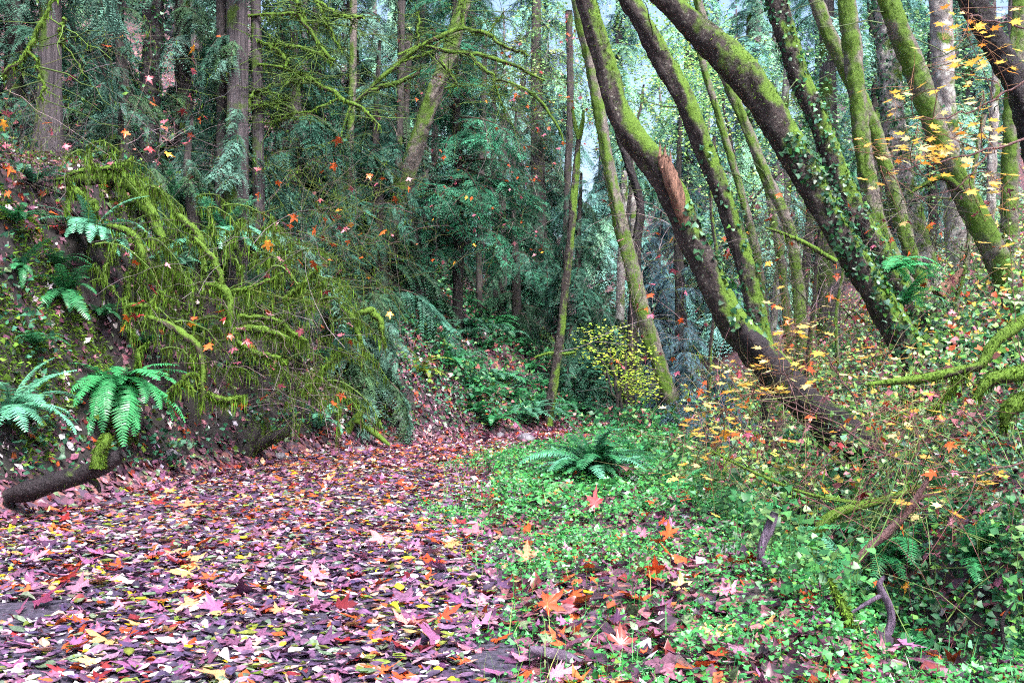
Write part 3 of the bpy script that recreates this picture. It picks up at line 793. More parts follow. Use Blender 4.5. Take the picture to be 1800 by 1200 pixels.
fern(G(1045, 12.4), 1.0, 56, 'bushy blue green sword fern standing alone beside the path', FR_B[:3] + FR_D, None, droop=-0.2)
fern(G(1000, 13.2), 0.62, 20, 'pale sword fern tucked behind the bushy fern', FR_B, None)
fern(G(1120, 14.5), 0.9, 18, 'bright green fern between the bushy fern and the leaning trunk', FR_G, None)
fern(G(1560, 8.0, 0.1), 0.85, 16, 'dark green sword fern beneath the long brown stick', FR_G, DN, 2.2, droop=0.2)
fern(G(1490, 8.6, 0.05), 0.8, 14, 'green sword fern under the mossy arching branch', FR_B, math.pi, 1.7)
fern(G(1600, 7.0), 0.62, 10, 'sword fern hanging into the dark hollow at lower right', FR_G, DN, 1.2, droop=0.5)
fern(G(1660, 8.3, 0.1), 0.7, 12, 'sword fern on the ivy bank at the right', FR_D, DN, 2.2)
fern(G(1185, 11.0), 0.65, 14, 'small green fern right of the bushy blue green fern', FR_G, None)
fern(G(1290, 8.8), 0.5, 12, 'low fern in the weeds left of the crooked purple grey branch', FR_G, None)
fern(G(1405, 8.2), 0.6, 12, 'fern just behind the crooked purple grey branch', FR_D, None)
fern(G(1700, 7.0, .05), 0.6, 12, 'fern on the ivy bank right of the long brown stick', FR_G, DN, 2.2)
fern(G(1330, 10.5), 0.7, 12, 'fresh green fern below the dark fallen trunk', FR_G, None)
fern(G(1250, 12.5), 0.75, 12, 'yellow green fern in front of the blue cedar', FR_Y, None)
fern(onbank(1475, 1010, 4), 0.34, 8, 'tiny fern sprouting above the mossy stick', FR_G, None)
fern(P(1560, 480, 12.5), 0.75, 12, 'fern growing on the right side of the big leaning trunk', FR_G, 0.2, 0.9)
fern(P(1585, 540, 12.5), 0.7, 12, 'fern growing low on the big leaning trunk', FR_G, 0.0, 0.9)
# many more, further off, on the slope behind the bend: one mesh for each plant
far_ferns = []
for k in range(4):
    b = MB(); n = 13
    for i in range(n):
        frond_mb(b, 500 + k * 20 + i, U(0.7, 1.25), U(-1.0, -0.2), (FERN_G * 0.6, FERN_D * .8, FERN_B * .55, FERN_G * .75)[k], npin=18, yaw=i / n * 6.28 + U(-.3, .3), L=U(.75, 1.1))
    far_ferns.append(b.mesh('fern_clump', M_fern))
def slope_place(x, y):
    px = 900 + x / y * 1750; py = 640 - (float(H(x, y)) - 1.5) / y * 1750
    if px < 745: return 'sword fern under the leaning alder, left of the slender hemlock'
    if px < 840: return 'sword fern at the foot of the slender hemlock' if py < 630 else 'sword fern on the lower slope below the slender hemlock'
    if px < 915: return 'sword fern between the hemlock and the flared cedar' if py < 630 else 'sword fern low on the slope above the end of the path'
    if px < 985: return 'sword fern around the flared cedar base' if py < 640 else 'sword fern beside the thin forked snag'
    return 'sword fern behind the bright yellow green bush'
def right_place(x, y):
    px = 900 + x / y * 1750
    if px < 1290: return 'green sword fern in the hollow behind the snapped maple'
    if px < 1420: return 'green sword fern between the snapped maple and the thick leaning one'
    if px < 1560: return 'green sword fern on the slope behind the thick leaning maple'
    return 'green sword fern under the trees at the right edge'
def left_place(x, y):
    px = 900 + x / y * 1750
    if px < 180: return 'sword fern near the peeling cedar high on the left bank'
    if px < 360: return 'sword fern between the two big cedars on the left bank'
    if px < 500: return 'sword fern around the foot of the large red grey cedar'
    return 'sword fern in the twig thicket right of the large cedar'
def far_fern(x, y, s, label, group):
    o = put('slope_fern', far_ferns[rng.integers(0, 4)], None, (x, y, float(H(x, y)) + .03), rotm(U(0, 6.28), 0, 0), s)
    return tag(o, label, 'fern', group)
n = 0
while n < 64:
    y = U(20.5, 32); px = U(690, 1060); x = (px - 900) / 1750 * y
    if XL(y) - x > 0.3:
        far_fern(x, y, U(.7, 1.15), slope_place(x, y), 'ferns on the slope behind the bend'); n += 1
for px, py, s_, lab in ((60, 610, .5, 'small fern low on the bank at the left edge'), (30, 400, .6, 'fern on the leafy bank below the peeling cedar'), (100, 470, .55, 'small fern under the hanging fern on the bank'), (180, 560, .55, 'fern in the dark earth above the large bright fern'), (255, 610, .5, 'small fern right of the large bright fern'),
        (300, 480, .7, 'fern growing through the moss draped limbs'), (350, 590, .6, 'fern half hidden under the drooping mossy limb'), (420, 650, .6, 'fern low under the moss draped shrub'), (470, 520, .75, 'fern at the right of the moss draped limbs'), (520, 640, .6, 'fern near the foot of the bank under bare twigs'), (60, 330, .7, 'fern at the foot of the peeling cedar'), (200, 330, .7, 'fern behind the thick mossy log')):
    c_ = onbank(px, py); o_ = put('bank_fern', far_ferns[rng.integers(0, 4)], None, c_ + [0.05, -.12, .02], rotm(U(0, 6.28), 0, 0), s_); tag(o_, lab, 'fern', 'small ferns on the left bank')
n = 0
while n < 26:
    y = U(16, 24); px = U(60, 650); x = (px - 900) / 1750 * y
    if XL(y) - x > 3.0:
        far_fern(x, y, U(.7, 1.1), left_place(x, y), 'ferns on the left hillside'); n += 1
n = 0
while n < 26:
    y = U(12, 24); px = U(1150, 1780); x = (px - 900) / 1750 * y
    if x - XR(y) > 1.0:
        far_fern(x, y, U(.6, 1.0), right_place(x, y), 'ferns on the right slope'); n += 1

# ------------------------------------------------------------------ conifer boughs
def bough_mesh(seed, kind, col):
    r = np.random.default_rng(seed)
    b = MB()
    L = 1.0
    s = np.linspace(0, 1, 12)
    droop = {'cedar': -0.75, 'hemlock': -0.30, 'far': -0.4}[kind] * r.uniform(0.7, 1.3)
    ax = np.stack([s, 0.06 * np.sin(s * 3 + r.uniform(0, 6)), 0.16 * np.sin(s * 2.4) + droop * s ** 2], -1)
    if kind != 'far': b.tube(ax, np.linspace(0.014, 0.003, 12), 3, np.array([.07, .05, .04]), cap=False)
    nb = {'cedar': 30, 'hemlock': 30, 'far': 11}[kind]
    pos, ex, ez, ln, wd, cc = [], [], [], [], [], []
    for i in range(nb):
        f = 0.10 + 0.88 * i / nb
        p0 = np.array([np.interp(f, s, ax[:, j]) for j in range(3)])
        for sg in (-1, 1):
            if r.uniform() < 0.22: continue
            bl = (0.36 if kind != 'hemlock' else 0.30) * (1 - f) ** 0.5 * min(1, f / .18 + .3) * r.uniform(0.35, 1.45) + 0.04
            ang = r.uniform(0.5, 1.35) * sg
            dr = (-0.9 if kind == 'cedar' else -0.4) * r.uniform(0.1, 2.0)
            m = max(3, int(bl / (0.021 if kind != 'far' else 0.09)))
            q = np.linspace(0.12, 1, m)
            bx = np.stack([p0[0] + np.cos(ang) * bl * q, p0[1] + np.sin(ang) * bl * q, p0[2] + dr * bl * q ** 1.7], -1)
            dirn = np.gradient(bx, axis=0); dirn /= np.linalg.norm(dirn, axis=1, keepdims=True)
            sd = np.cross(np.array([0, 0, 1.0]), dirn); sd /= np.maximum(np.linalg.norm(sd, axis=1, keepdims=True), 1e-6)
            up = np.cross(dirn, sd)
            sh = np.exp(r.normal(0, 0.16))
            for g2 in (-1, 1):
                e = dirn * 0.62 + g2 * sd * 0.78 + up * r.normal(-0.18, 0.14, (m, 1))
                l_ = (0.068 if kind == 'cedar' else 0.055 if kind == 'hemlock' else 0.16) * (1.15 - 0.75 * q) * r.uniform(0.7, 1.3, m)
                pos.append(bx); ex.append(e); ez.append(up + 0.25 * r.normal(0, 1, (m, 3))); ln.append(l_)
                wd.append(l_ * (0.30 if kind == 'cedar' else 0.26 if kind == 'hemlock' else 0.42))
                cc.append(np.repeat((col * sh)[None], m, 0) * (0.8 + 0.5 * q[:, None]))
    pos = np.concatenate(pos); ex = np.concatenate(ex); ez = np.concatenate(ez); ln = np.concatenate(ln); wd = np.concatenate(wd); cc = np.concatenate(cc)
    ex /= np.linalg.norm(ex, axis=1, keepdims=True); ey = np.cross(ez, ex); ey /= np.linalg.norm(ey, axis=1, keepdims=True); ez = np.cross(ex, ey)
    b.inst(KITE, np.stack([ex, ey, ez], -1), np.column_stack([ln, wd, ln * .4]), pos, cc)
    return b
CED = [bough_mesh(700 + k, 'cedar', c).mesh('cedar_bough', M_conifer) for k, c in enumerate((srgb(70, 108, 92), srgb(54, 94, 76), srgb(86, 126, 112), srgb(66, 98, 66)))]
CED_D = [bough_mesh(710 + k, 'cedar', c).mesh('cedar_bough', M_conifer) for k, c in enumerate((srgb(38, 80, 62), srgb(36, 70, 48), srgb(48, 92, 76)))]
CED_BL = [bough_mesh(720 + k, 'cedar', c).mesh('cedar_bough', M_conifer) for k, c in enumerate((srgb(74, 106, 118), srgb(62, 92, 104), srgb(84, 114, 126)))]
HEM = [bough_mesh(730 + k, 'hemlock', c).mesh('hemlock_bough', M_conifer) for k, c in enumerate((srgb(44, 106, 78), srgb(58, 126, 96), srgb(36, 84, 60)))]
CED_P = [bough_mesh(740 + k, 'cedar', c).mesh('cedar_bough', M_conifer) for k, c in enumerate((srgb(120, 172, 160), srgb(104, 156, 150), srgb(130, 180, 150)))]  # paler than the near cedars: distance haze put into the colour

def conifer(loc, height, r0, n, l0, boughs, label, name='cedar_tree', lo=0.08, hi=1.0, bark=None, lean=(0, 0), pitch=(-0.35, 0.1), top=0.25, cat='conifer', group='conifers in the wood', flare=0.0, pts=None, face=None, spread=math.pi, front=0):
    loc = np.asarray(loc, float)
    t = thing(name, label, cat, loc, group)
    h = np.linspace(-0.03, 1, 26)
    if pts is None:
        ax = np.column_stack([loc[0] + lean[0] * h + 0.05 * np.sin(h * 7), loc[1] + lean[1] * h, loc[2] + height * h])
    else:
        ax = curve(pts, 26)
    rad = r0 * np.clip(1 - 0.8 * np.maximum(h, 0) ** 1.2, 0.12, 1.2) if pts is None else r0 * np.linspace(1, 0.85, 26)
    if flare: rad = rad * (1 + flare * np.exp(-h * height / 0.45))
    b = MB(); b.tube(ax, rad, 16, (.1, .1, .1), rough=0.10, seed=loc[0], flute=7 if flare else 0)
    b.build('trunk', bark or M_bark_conifer, t, smooth_sh=True)
    for k in range(n):
        f = lo + (hi - lo) * (k + U(0, 1)) / n
        p = np.array([np.interp(f, h, ax[:, j]) for j in range(3)])
        rel = (f - lo) / max(hi - lo, .01)
        L = l0 * (1 - (1 - top) * rel) * U(0.7, 1.25)
        yw = U(0, 6.28) if face is None else face + U(-1, 1) * spread
        put('bough', boughs[rng.integers(0, len(boughs))], t, p, rotm(yw, U(*pitch), U(-.3, .3)), L)
    for k in range(front):          # short sprays growing straight from the near side of the bole
        p = np.array([np.interp(U(.08, .42), h, ax[:, j]) for j in range(3)])
        put('bough', boughs[rng.integers(0, len(boughs))], t, p, rotm(U(-2.9, -0.2), U(-.7, -.1), U(-.3, .3)), U(.5, .95))
    return t

# hemlock in the middle and the conifers on the left hillside
b0 = onbank(803, 578, 20)
conifer(b0, 11.5, 0.14, 95, 2.6, HEM, 'slender dark hemlock with drooping boughs standing behind the path bend', 'hemlock_tree', lo=0.17, hi=0.8, pitch=(-0.5, 0.0), top=0.35)
BACK = math.pi / 2
conifer(G(84, 15.4, -0.1), 12, 0.17, 22, 1.9, CED, 'cedar with peeling grey bark near the left edge of the bank', lo=0.16, hi=0.85, bark=M_bark_cedar, flare=0.7, pitch=(-0.6, -0.1), face=BACK, spread=1.9, front=7)
conifer(G(412, 16.4, -0.3), 15, 0.21, 24, 1.7, CED, 'large red grey cedar with furrowed bark on the left hillside', lo=0.10, hi=0.75, bark=M_bark_cedar, flare=0.7, pitch=(-0.7, -0.1), face=BACK, spread=1.9, front=15)
conifer(G(449, 16.6, -0.3), 14, 0.115, 12, 1.5, CED, 'thin grey cedar stem close behind the large cedar', lo=0.25, hi=0.75, bark=M_bark_cedar, pitch=(-0.7, -0.1), face=BACK, spread=1.7)
conifer(G(386, 16.6, -0.3), 14, 0.115, 10, 1.5, CED_D, 'dark cedar stem half hidden by the large cedar', lo=0.2, hi=0.75, bark=M_bark_conifer, pitch=(-0.7, -0.1), face=BACK, spread=1.7)
for px, Yd, hh_, n_, l_, bs_, lab in (
        (20, 18.5, 9, 70, 1.6, CED, 'bushy cedar at the left edge behind the peeling trunk'),
        (175, 19.0, 10, 80, 1.5, CED, 'grey green cedar between the peeling trunk and the mossy one'),
        (215, 16.9, 5.0, 50, 0.95, CED, 'young cedar with pale sprays above the thick mossy log'),
        (320, 18.4, 9, 76, 1.35, CED, 'young cedar left of the large red grey cedar'),
        (335, 15.9, 2.4, 34, 0.75, CED, 'small cedar sapling under the large red grey cedar'),
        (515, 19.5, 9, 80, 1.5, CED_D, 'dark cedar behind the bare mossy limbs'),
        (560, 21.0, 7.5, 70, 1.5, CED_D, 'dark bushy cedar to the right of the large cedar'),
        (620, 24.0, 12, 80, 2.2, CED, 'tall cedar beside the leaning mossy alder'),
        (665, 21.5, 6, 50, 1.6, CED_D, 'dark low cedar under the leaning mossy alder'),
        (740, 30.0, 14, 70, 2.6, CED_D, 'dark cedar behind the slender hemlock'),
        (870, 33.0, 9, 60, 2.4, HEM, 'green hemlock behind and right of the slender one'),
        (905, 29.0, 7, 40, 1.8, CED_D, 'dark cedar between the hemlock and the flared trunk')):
    conifer(G(px, Yd, -0.1), hh_, 0.10 + 0.008 * hh_, n_, l_, bs_, lab, lo=0.06, hi=0.97)
conifer(onbank(655, 690, 15), 1.9, 0.05, 46, 1.25, CED, 'low blue green cedar bush at the foot of the bank by the path bend', 'cedar_bush', lo=0.1, hi=1.0, pitch=(-0.6, 0.2), top=0.5)
for px, py, h_, n_, lab in ((455, 520, 1.5, 26, 'small cedar growing out of the right side of the mossy shrub'), (545, 560, 1.7, 30, 'drooping young cedar between the mossy shrub and the path bend'), (300, 400, 1.2, 18, 'little cedar seedling poking through the top of the mossy shrub')):
    conifer(onbank(px, py) + [0, -.55, -.1], h_, 0.03, n_, 0.75, CED, lab, 'cedar_bush', lo=0.1, hi=1.0, pitch=(-0.8, 0.1), top=0.5)
conifer(onbank(590, 640, 13), 1.7, 0.05, 30, 1.0, CED_D, 'dark cedar sapling beside the moss draped shrub', 'cedar_bush', lo=0.1, hi=1.0, pitch=(-0.6, 0.2), top=0.5)
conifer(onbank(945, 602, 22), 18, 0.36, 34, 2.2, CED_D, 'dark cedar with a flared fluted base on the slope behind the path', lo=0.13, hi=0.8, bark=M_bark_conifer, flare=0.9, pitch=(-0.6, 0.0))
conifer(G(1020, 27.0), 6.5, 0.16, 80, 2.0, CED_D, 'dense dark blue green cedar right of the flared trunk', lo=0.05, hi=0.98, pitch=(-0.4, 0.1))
conifer(G(1160, 31.0), 6.2, 0.16, 70, 2.2, CED_BL, 'blue grey cedar behind the slim leaning alder', lo=0.06, hi=0.98, pitch=(-0.5, 0.1))
conifer(G(1205, 22.5), 2.6, 0.08, 56, 1.5, CED_BL, 'low blue grey cedar under the broken mossy trunk', 'cedar_bush', lo=0.06, hi=1.0, pitch=(-0.5, 0.2))
conifer(G(1275, 18.5), 1.6, 0.05, 36, 1.1, CED_BL, 'small pale blue cedar seedling among the brambles', 'cedar_bush', lo=0.06, hi=1.0, pitch=(-0.5, 0.2))
conifer(G(1195, 27.0, -0.2), 9, 0.20, 14, 1.5, CED_BL, 'dark cedar trunk in the gap below the broken mossy trunk', lo=0.4, hi=0.9)
conifer(G(1455, 24.0, -0.2), 16, 0.27, 20, 1.8, CED_P, 'bare purple grey cedar trunk among the ivy clad trees', lo=0.5, hi=0.9, bark=M_bark_cedar)
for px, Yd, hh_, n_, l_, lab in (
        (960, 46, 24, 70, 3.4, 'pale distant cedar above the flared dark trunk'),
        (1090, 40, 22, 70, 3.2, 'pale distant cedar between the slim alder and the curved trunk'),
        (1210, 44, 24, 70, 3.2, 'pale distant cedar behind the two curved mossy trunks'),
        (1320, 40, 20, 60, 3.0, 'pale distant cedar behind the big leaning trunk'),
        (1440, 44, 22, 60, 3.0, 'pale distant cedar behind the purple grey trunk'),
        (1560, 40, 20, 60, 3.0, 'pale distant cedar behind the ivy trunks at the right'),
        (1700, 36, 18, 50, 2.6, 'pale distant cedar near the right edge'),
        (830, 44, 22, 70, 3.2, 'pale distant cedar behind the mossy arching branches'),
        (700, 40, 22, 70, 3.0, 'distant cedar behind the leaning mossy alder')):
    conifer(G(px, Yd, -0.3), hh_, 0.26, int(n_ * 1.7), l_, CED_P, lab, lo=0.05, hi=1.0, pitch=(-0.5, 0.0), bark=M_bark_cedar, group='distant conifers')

# ------------------------------------------------------------------ moss, ivy and limbs that follow a curve
def surf_sample(pts, rad, n, side=None, thr=-0.2, r=rng):
    """random points on a tube's skin whose normal looks along `side`"""
    p = np.asarray(pts, float); k = len(p)
    rad = np.broadcast_to(np.asarray(rad, float), (k,))
    t = np.gradient(p, axis=0); t /= np.linalg.norm(t, axis=1, keepdims=True)
    seg = np.linalg.norm(np.diff(p, axis=0), axis=1); cum = np.concatenate([[0], np.cumsum(seg)])
    s = r.uniform(0, cum[-1], n)
    pos = np.stack([np.interp(s, cum, p[:, j]) for j in range(3)], -1)
    tt = np.stack([np.interp(s, cum, t[:, j]) for j in range(3)], -1); tt /= np.linalg.norm(tt, axis=1, keepdims=True)
    rr = np.interp(s, cum, rad)
    v = r.normal(0, 1, (n, 3)); nv = v - (v * tt).sum(1, keepdims=True) * tt
    nv /= np.maximum(np.linalg.norm(nv, axis=1, keepdims=True), 1e-6)
    ok = np.ones(n, bool)
    if side is not None:
        sd = np.array(side, float); sd /= np.linalg.norm(sd)
        ok = (nv @ sd) + 0.7 * fbm(s * 1.6 + p[0, 0], nv[:, 0] * 1.2, 2) > thr
    return (pos + nv * rr[:, None])[ok], nv[ok], tt[ok], s[ok] / cum[-1]

PAL_MOSS = [(.4, MOSS * 0.9), (.25, MOSS * 1.8), (.35, MOSS * 0.35)]
PAL_MOSS2 = [(.4, MOSS * .8), (.3, MOSS * 1.5), (.25, MOSS * 0.35), (.05, np.array([.08, .06, .04]))]
def fuzz(mb, pts, rad, n, ln=(0.015, 0.05), side=(0.3, -0.3, 0.9), thr=0.0, hang=0.5, wid=0.28, pal=PAL_MOSS):
    q, nv, tt, s = surf_sample(pts, rad, n, side, thr)
    m = len(q)
    if m == 0: return
    d = nv * (1 - hang) + NRM(0, 0.45, (m, 3)) + np.array([0, 0, -hang])
    d /= np.linalg.norm(d, axis=1, keepdims=True)
    a = np.cross(d, NRM(0, 1, (m, 3))); a /= np.linalg.norm(a, axis=1, keepdims=True)
    L = U(ln[0], ln[1], m)
    mb.inst(BLADE, np.stack([d, a, np.cross(d, a)], -1), np.column_stack([L, L * wid, L]), q - nv * 0.004, pick(pal, m))
def hangmoss(mb, pts, n, ln=(0.05, 0.25), wid=(0.01, 0.03), pal=PAL_MOSS, jit=0.02):
    """strands of moss hanging straight down under a limb"""
    p = np.asarray(pts); f = U(0, len(p) - 1.001, n); i = f.astype(int); g = (f - i)[:, None]
    q = p[i] * (1 - g) + p[i + 1] * g + NRM(0, jit, (n, 3))
    clump = 0.35 + 0.65 * smooth(-0.5, 0.6, vnoise(f * 1.7, f * 0 + p[0, 0] * 7))
    L = U(ln[0], ln[1], n) * clump
    d = np.column_stack([NRM(0, .13, n), NRM(0, .13, n), -np.ones(n)]); d /= np.linalg.norm(d, axis=1, keepdims=True)
    a = np.cross(d, NRM(0, 1, (n, 3))); a /= np.linalg.norm(a, axis=1, keepdims=True)
    mb.inst(STRIP, np.stack([d, a, np.cross(d, a)], -1), np.column_stack([L, U(wid[0], wid[1], n), L * .3]), q, pick(pal, n))
def ivy(mb, pts, rad, n, size=(0.05, 0.115), off=0.07, side=None, thr=-0.2, pal=PAL_IVY):
    q, nv, tt, s = surf_sample(pts, rad, n, side, thr)
    m = len(q)
    q = q + nv * U(0, off, m)[:, None]
    nn = nv + NRM(0, .45, (m, 3)) + np.array([0, -0.1, 0.35])
    Rm = align(nn, U(0, 6.28, m), 0.1)
    C = pick(pal, m); S = U(size[0], size[1], m); w = rng.integers(0, 4, m)
    for k in range(4):
        mb.inst(IVYS[k], Rm[w == k], S[w == k], q[w == k], C[w == k])

def pix_curve(pl, Y, n, wid=None):
    """pl: pixel points (px, py[, dY]); wid: trunk widths in pixels -> 3-D axis and radii in metres"""
    a = np.array([P(q[0], q[1], Y + (q[2] if len(q) > 2 else 0)) for q in pl])
    if wid is None: return curve(a, n)
    w = np.broadcast_to(np.asarray(wid, float), (len(pl),)) if np.ndim(wid) else np.full(len(pl), float(wid))
    r = np.array([w[i] * (Y + (pl[i][2] if len(pl[i]) > 2 else 0)) / 1750.0 / 2 for i in range(len(pl))])
    c = curve(np.column_stack([a, r]), n)
    return c[:, :3], np.maximum(c[:, 3], 0.003)

def tree(pl, Y, wid, label, bark, name='maple_tree', cat='tree', moss_n=0, moss_side=(0.4, -0.3, 0.9), moss_thr=0.1, ivy_n=0, ivy_side=None, ivy_range=None, twigs=0, rough=0.17, grp='leaning mossy trees', limbs=(), root=True, group=True, moss_len=(0.012, 0.05), hang=0.35):
    """pl runs from the foot up"""
    ax, rd = pix_curve(pl, Y, 150, wid)
    if root:
        g = float(H(ax[0, 0], ax[0, 1]))
        if ax[0, 2] > g - 0.1:          # carry the foot down into the soil
            d = ax[0] - ax[3]; d /= np.linalg.norm(d)
            d = d * 0.6 + np.array([0, 0, -0.6])
            ft = ax[0] + d / -d[2] * (ax[0, 2] - g + 0.15)
            m = 12
            ex = np.linspace(0, 1, m, endpoint=False)[:, None]
            ax = np.vstack([ft * (1 - ex) + ax[0] * ex, ax]); rd = np.concatenate([np.linspace(1.25, 1, m) * rd[0], rd])
    base = np.array([ax[0, 0], ax[0, 1], max(ax[0, 2], float(H(ax[0, 0], ax[0, 1])))])
    t = thing(name, label, cat, base, grp if group else None)
    b = MB(); b.tube(ax, rd, 26, (.1, .1, .1), rough=rough, seed=pl[0][0] * 0.013, fine=0.09)
    trunk = b.build('trunk', bark, t, smooth_sh=True)
    mm = MB()
    if moss_n: fuzz(mm, ax, rd, moss_n, side=moss_side, thr=moss_thr, ln=moss_len, hang=hang)
    for lm in limbs:
        lp, lw = lm[0], lm[1]; lY = lm[2] if len(lm) > 2 else Y
        la, lr = pix_curve(lp, lY, 24, lw)
        bb = MB(); bb.tube(la, lr, 8, (.1, .1, .1), rough=0.15, seed=lp[0][0] * .02)
        bb.build('limb', lm[3] if len(lm) > 3 else M_branch_moss, t, smooth_sh=True)
        if moss_n: fuzz(mm, la, lr, 260, ln=(0.015, 0.05), side=(0, -.2, 1), thr=-0.3, hang=0.4); hangmoss(mm, la, 60, (0.03, 0.12), (0.008, 0.02))
    if mm.n: tag(mm.build('moss', M_moss, trunk), kind='stuff')
    if ivy_n:
        iv = MB()
        i0, i1 = (0, len(ax)) if ivy_range is None else (int(ivy_range[0] * len(ax)), int(ivy_range[1] * len(ax)))
        ivy(iv, ax[i0:i1], rd[i0:i1] * 1.02, ivy_n, side=ivy_side, thr=-0.1)
        tag(iv.build('ivy', M_green, trunk), kind='stuff')
    if twigs:
        tw = MB()
        for k in range(twigs):
            i = rng.integers(len(ax) // 4, len(ax))
            d = np.array([NRM(0, 1), NRM(0, .6), U(-.2, .9)]); d /= np.linalg.norm(d); L = U(.5, 1.6)
            s = np.linspace(0, 1, 6)[:, None]
            pt = ax[i] + d * L * s + np.array([0, 0, -0.35]) * L * s ** 2 + NRM(0, .04, (6, 3)) * s
            tw.tube(pt, np.linspace(.014, .004, 6), 3, MOSS * .35 + .03, cap=False)
        tag(tw.build('twigs', M_twig, t), kind='stuff')
    return t, ax, rd

# --- right hand trees, nearest first
t1, a1, r1 = tree([(1560, 815), (1530, 790), (1470, 748), (1400, 692), (1330, 615), (1285, 560), (1250, 490), (1215, 420), (1188, 350), (1152, 292), (1112, 240), (1082, 190), (1064, 120), (1044, 50), (1010, -70)], 11.0,
     [74, 70, 62, 56, 50, 47, 45, 43, 41, 42, 42, 38, 36, 35, 33], 'crooked mossy maple trunk with a snapped pale stub at its bend', M_bark_moss, moss_n=5200, moss_side=(0.75, -0.25, 0.6), moss_thr=0.15, ivy_n=320, ivy_range=(.35, .6), ivy_side=(1, -.3, 0.2), hang=.25)
# snapped stub at the bend: splintered pale wood
ax, rd = pix_curve([(1210, 425, -.05), (1200, 385, -.12), (1187, 345, -.17), (1175, 305, -.19), (1164, 274, -.17)], 11.0, 22, [5, 16, 24, 24, 15])
b = MB(); b.tube(ax, rd, 14, (.1, .1, .1), rough=0.3, seed=4, flute=5)
b.build('snapped_stub', M_wood, t1)
b = MB()
for k in range(22):
    p = ax[rng.integers(12, 22)] + np.array([U(-.06, .06), U(-.07, .02), -0.02]); L = U(.05, .2)
    b.tube(np.array([p, p + [U(-.02, .02), 0, L * .6], p + [U(-.03, .01), 0, L]]), [.018, .011, .002], 4, (.1, .1, .1))
b.build('splinters', M_wood, t1)
# dark wet root wad and low part of the same leaning maple
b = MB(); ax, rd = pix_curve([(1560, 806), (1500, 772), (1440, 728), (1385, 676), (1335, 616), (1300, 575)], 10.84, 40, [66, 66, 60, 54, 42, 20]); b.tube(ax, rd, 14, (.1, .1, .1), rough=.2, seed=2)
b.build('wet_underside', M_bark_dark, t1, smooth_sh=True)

tree([(1352, 660), (1338, 590), (1318, 500), (1290, 400), (1265, 330), (1240, 270), (1210, 190), (1180, 130), (1140, 60), (1075, -50)], 14.5, [34, 33, 32, 31, 31, 32, 33, 34, 33, 31], 'curved brown maple trunk rising behind the snapped one', M_bark_moss, moss_n=3200, moss_side=(0.9, -0.2, 0.4), moss_thr=0.25, ivy_n=260, ivy_range=(.05, .6), ivy_side=(.6, -.6, .1), twigs=4)
tree([(1640, 700), (1612, 640), (1575, 575), (1530, 500), (1480, 420), (1420, 310), (1350, 190), (1300, 120), (1262, 84), (1205, 32), (1115, -55)], 12.5, [64, 56, 50, 47, 46, 47, 54, 57, 53, 43, 37], 'thick leaning maple with dark bark, moss and ivy along its upper side', M_bark_moss, moss_n=5600, moss_side=(0.75, -0.2, 0.65), moss_thr=0.25, ivy_n=1500, ivy_range=(0.0, .6), ivy_side=(.8, -.45, .25), rough=.16,
     limbs=[([(1470, 460), (1420, 430), (1380, 412), (1345, 400)], [10, 8, 6, 3], 12.3)])
tree([(1610, 560), (1560, 470), (1520, 400), (1475, 312), (1435, 200), (1402, 130), (1382, 60), (1352, -40)], 16.0, [40, 38, 36, 35, 34, 34, 36, 34], 'ivy covered dark trunk just right of the thick leaning maple', M_bark_moss, moss_n=1800, ivy_n=1100, moss_side=(.6, -.6, .4), twigs=8)
tree([(1600, 520), (1575, 470), (1545, 400), (1530, 340), (1515, 240), (1505, 150), (1495, 60), (1482, -40)], 17.0, [30, 30, 28, 28, 29, 29, 30, 28], 'upright moss furred trunk between two leaning ones', M_bark_alder, moss_n=3200, moss_side=(.3, -.9, .3), moss_thr=-.2, twigs=6)
tree([(1640, 560), (1600, 440), (1560, 300), (1530, 210), (1490, 130), (1452, 50), (1415, -50)], 18.2, [26, 25, 24, 24, 24, 24, 24], 'slanting mossy trunk passing behind the upright furred one', M_bark_alder, moss_n=1800, moss_side=(.5, -.6, .6), twigs=6)
tree([(1785, 530), (1768, 490), (1740, 430), (1690, 330), (1650, 240), (1612, 130), (1582, 60), (1548, -40)], 14.0, [46, 44, 42, 38, 37, 36, 36, 34], 'smooth leaning trunk sheathed in bright moss near the right edge', M_bark_alder, moss_n=4200, moss_side=(.4, -.8, .4), moss_thr=-.1,
     limbs=[([(1700, 345), (1660, 312), (1630, 322), (1600, 340)], [14, 12, 8, 4], 13.9)], twigs=6)
tree([(1700, 560), (1690, 480), (1672, 300), (1660, 150), (1652, 0), (1648, -60)], 19.0, [40, 38, 34, 34, 36, 34], 'pale lichen spotted alder with moss near its top', M_bark_white, name='alder_tree', moss_n=1200, moss_side=(.8, -.5, .2), moss_thr=.3, ivy_n=200, ivy_range=(0, .6))
tree([(1665, 600), (1640, 520), (1618, 440), (1592, 330), (1570, 200), (1560, 60), (1550, -50)], 20.0, [46, 46, 44, 40, 38, 36, 36], 'whitish alder trunk wrapped in dark ivy higher up', M_bark_white, name='alder_tree', ivy_n=1500, ivy_range=(.35, 1), moss_n=300)
tree([(1860, 420), (1835, 300), (1800, 170), (1762, 100), (1722, 30), (1690, -40)], 13.0, [50, 48, 46, 44, 42, 40], 'dark trunk leaning out of the top right corner', M_bark_dark, moss_n=1800, moss_side=(.5, -.2, .8), moss_thr=.2, twigs=5)
tree([(1780, 560), (1775, 400), (1778, 200), (1790, 60), (1800, -60)], 17.5, [30, 28, 26, 24, 22], 'thin upright mossy stem at the right edge', M_bark_alder, moss_n=1500, moss_side=(0, -1, .3), moss_thr=-.1, twigs=8)
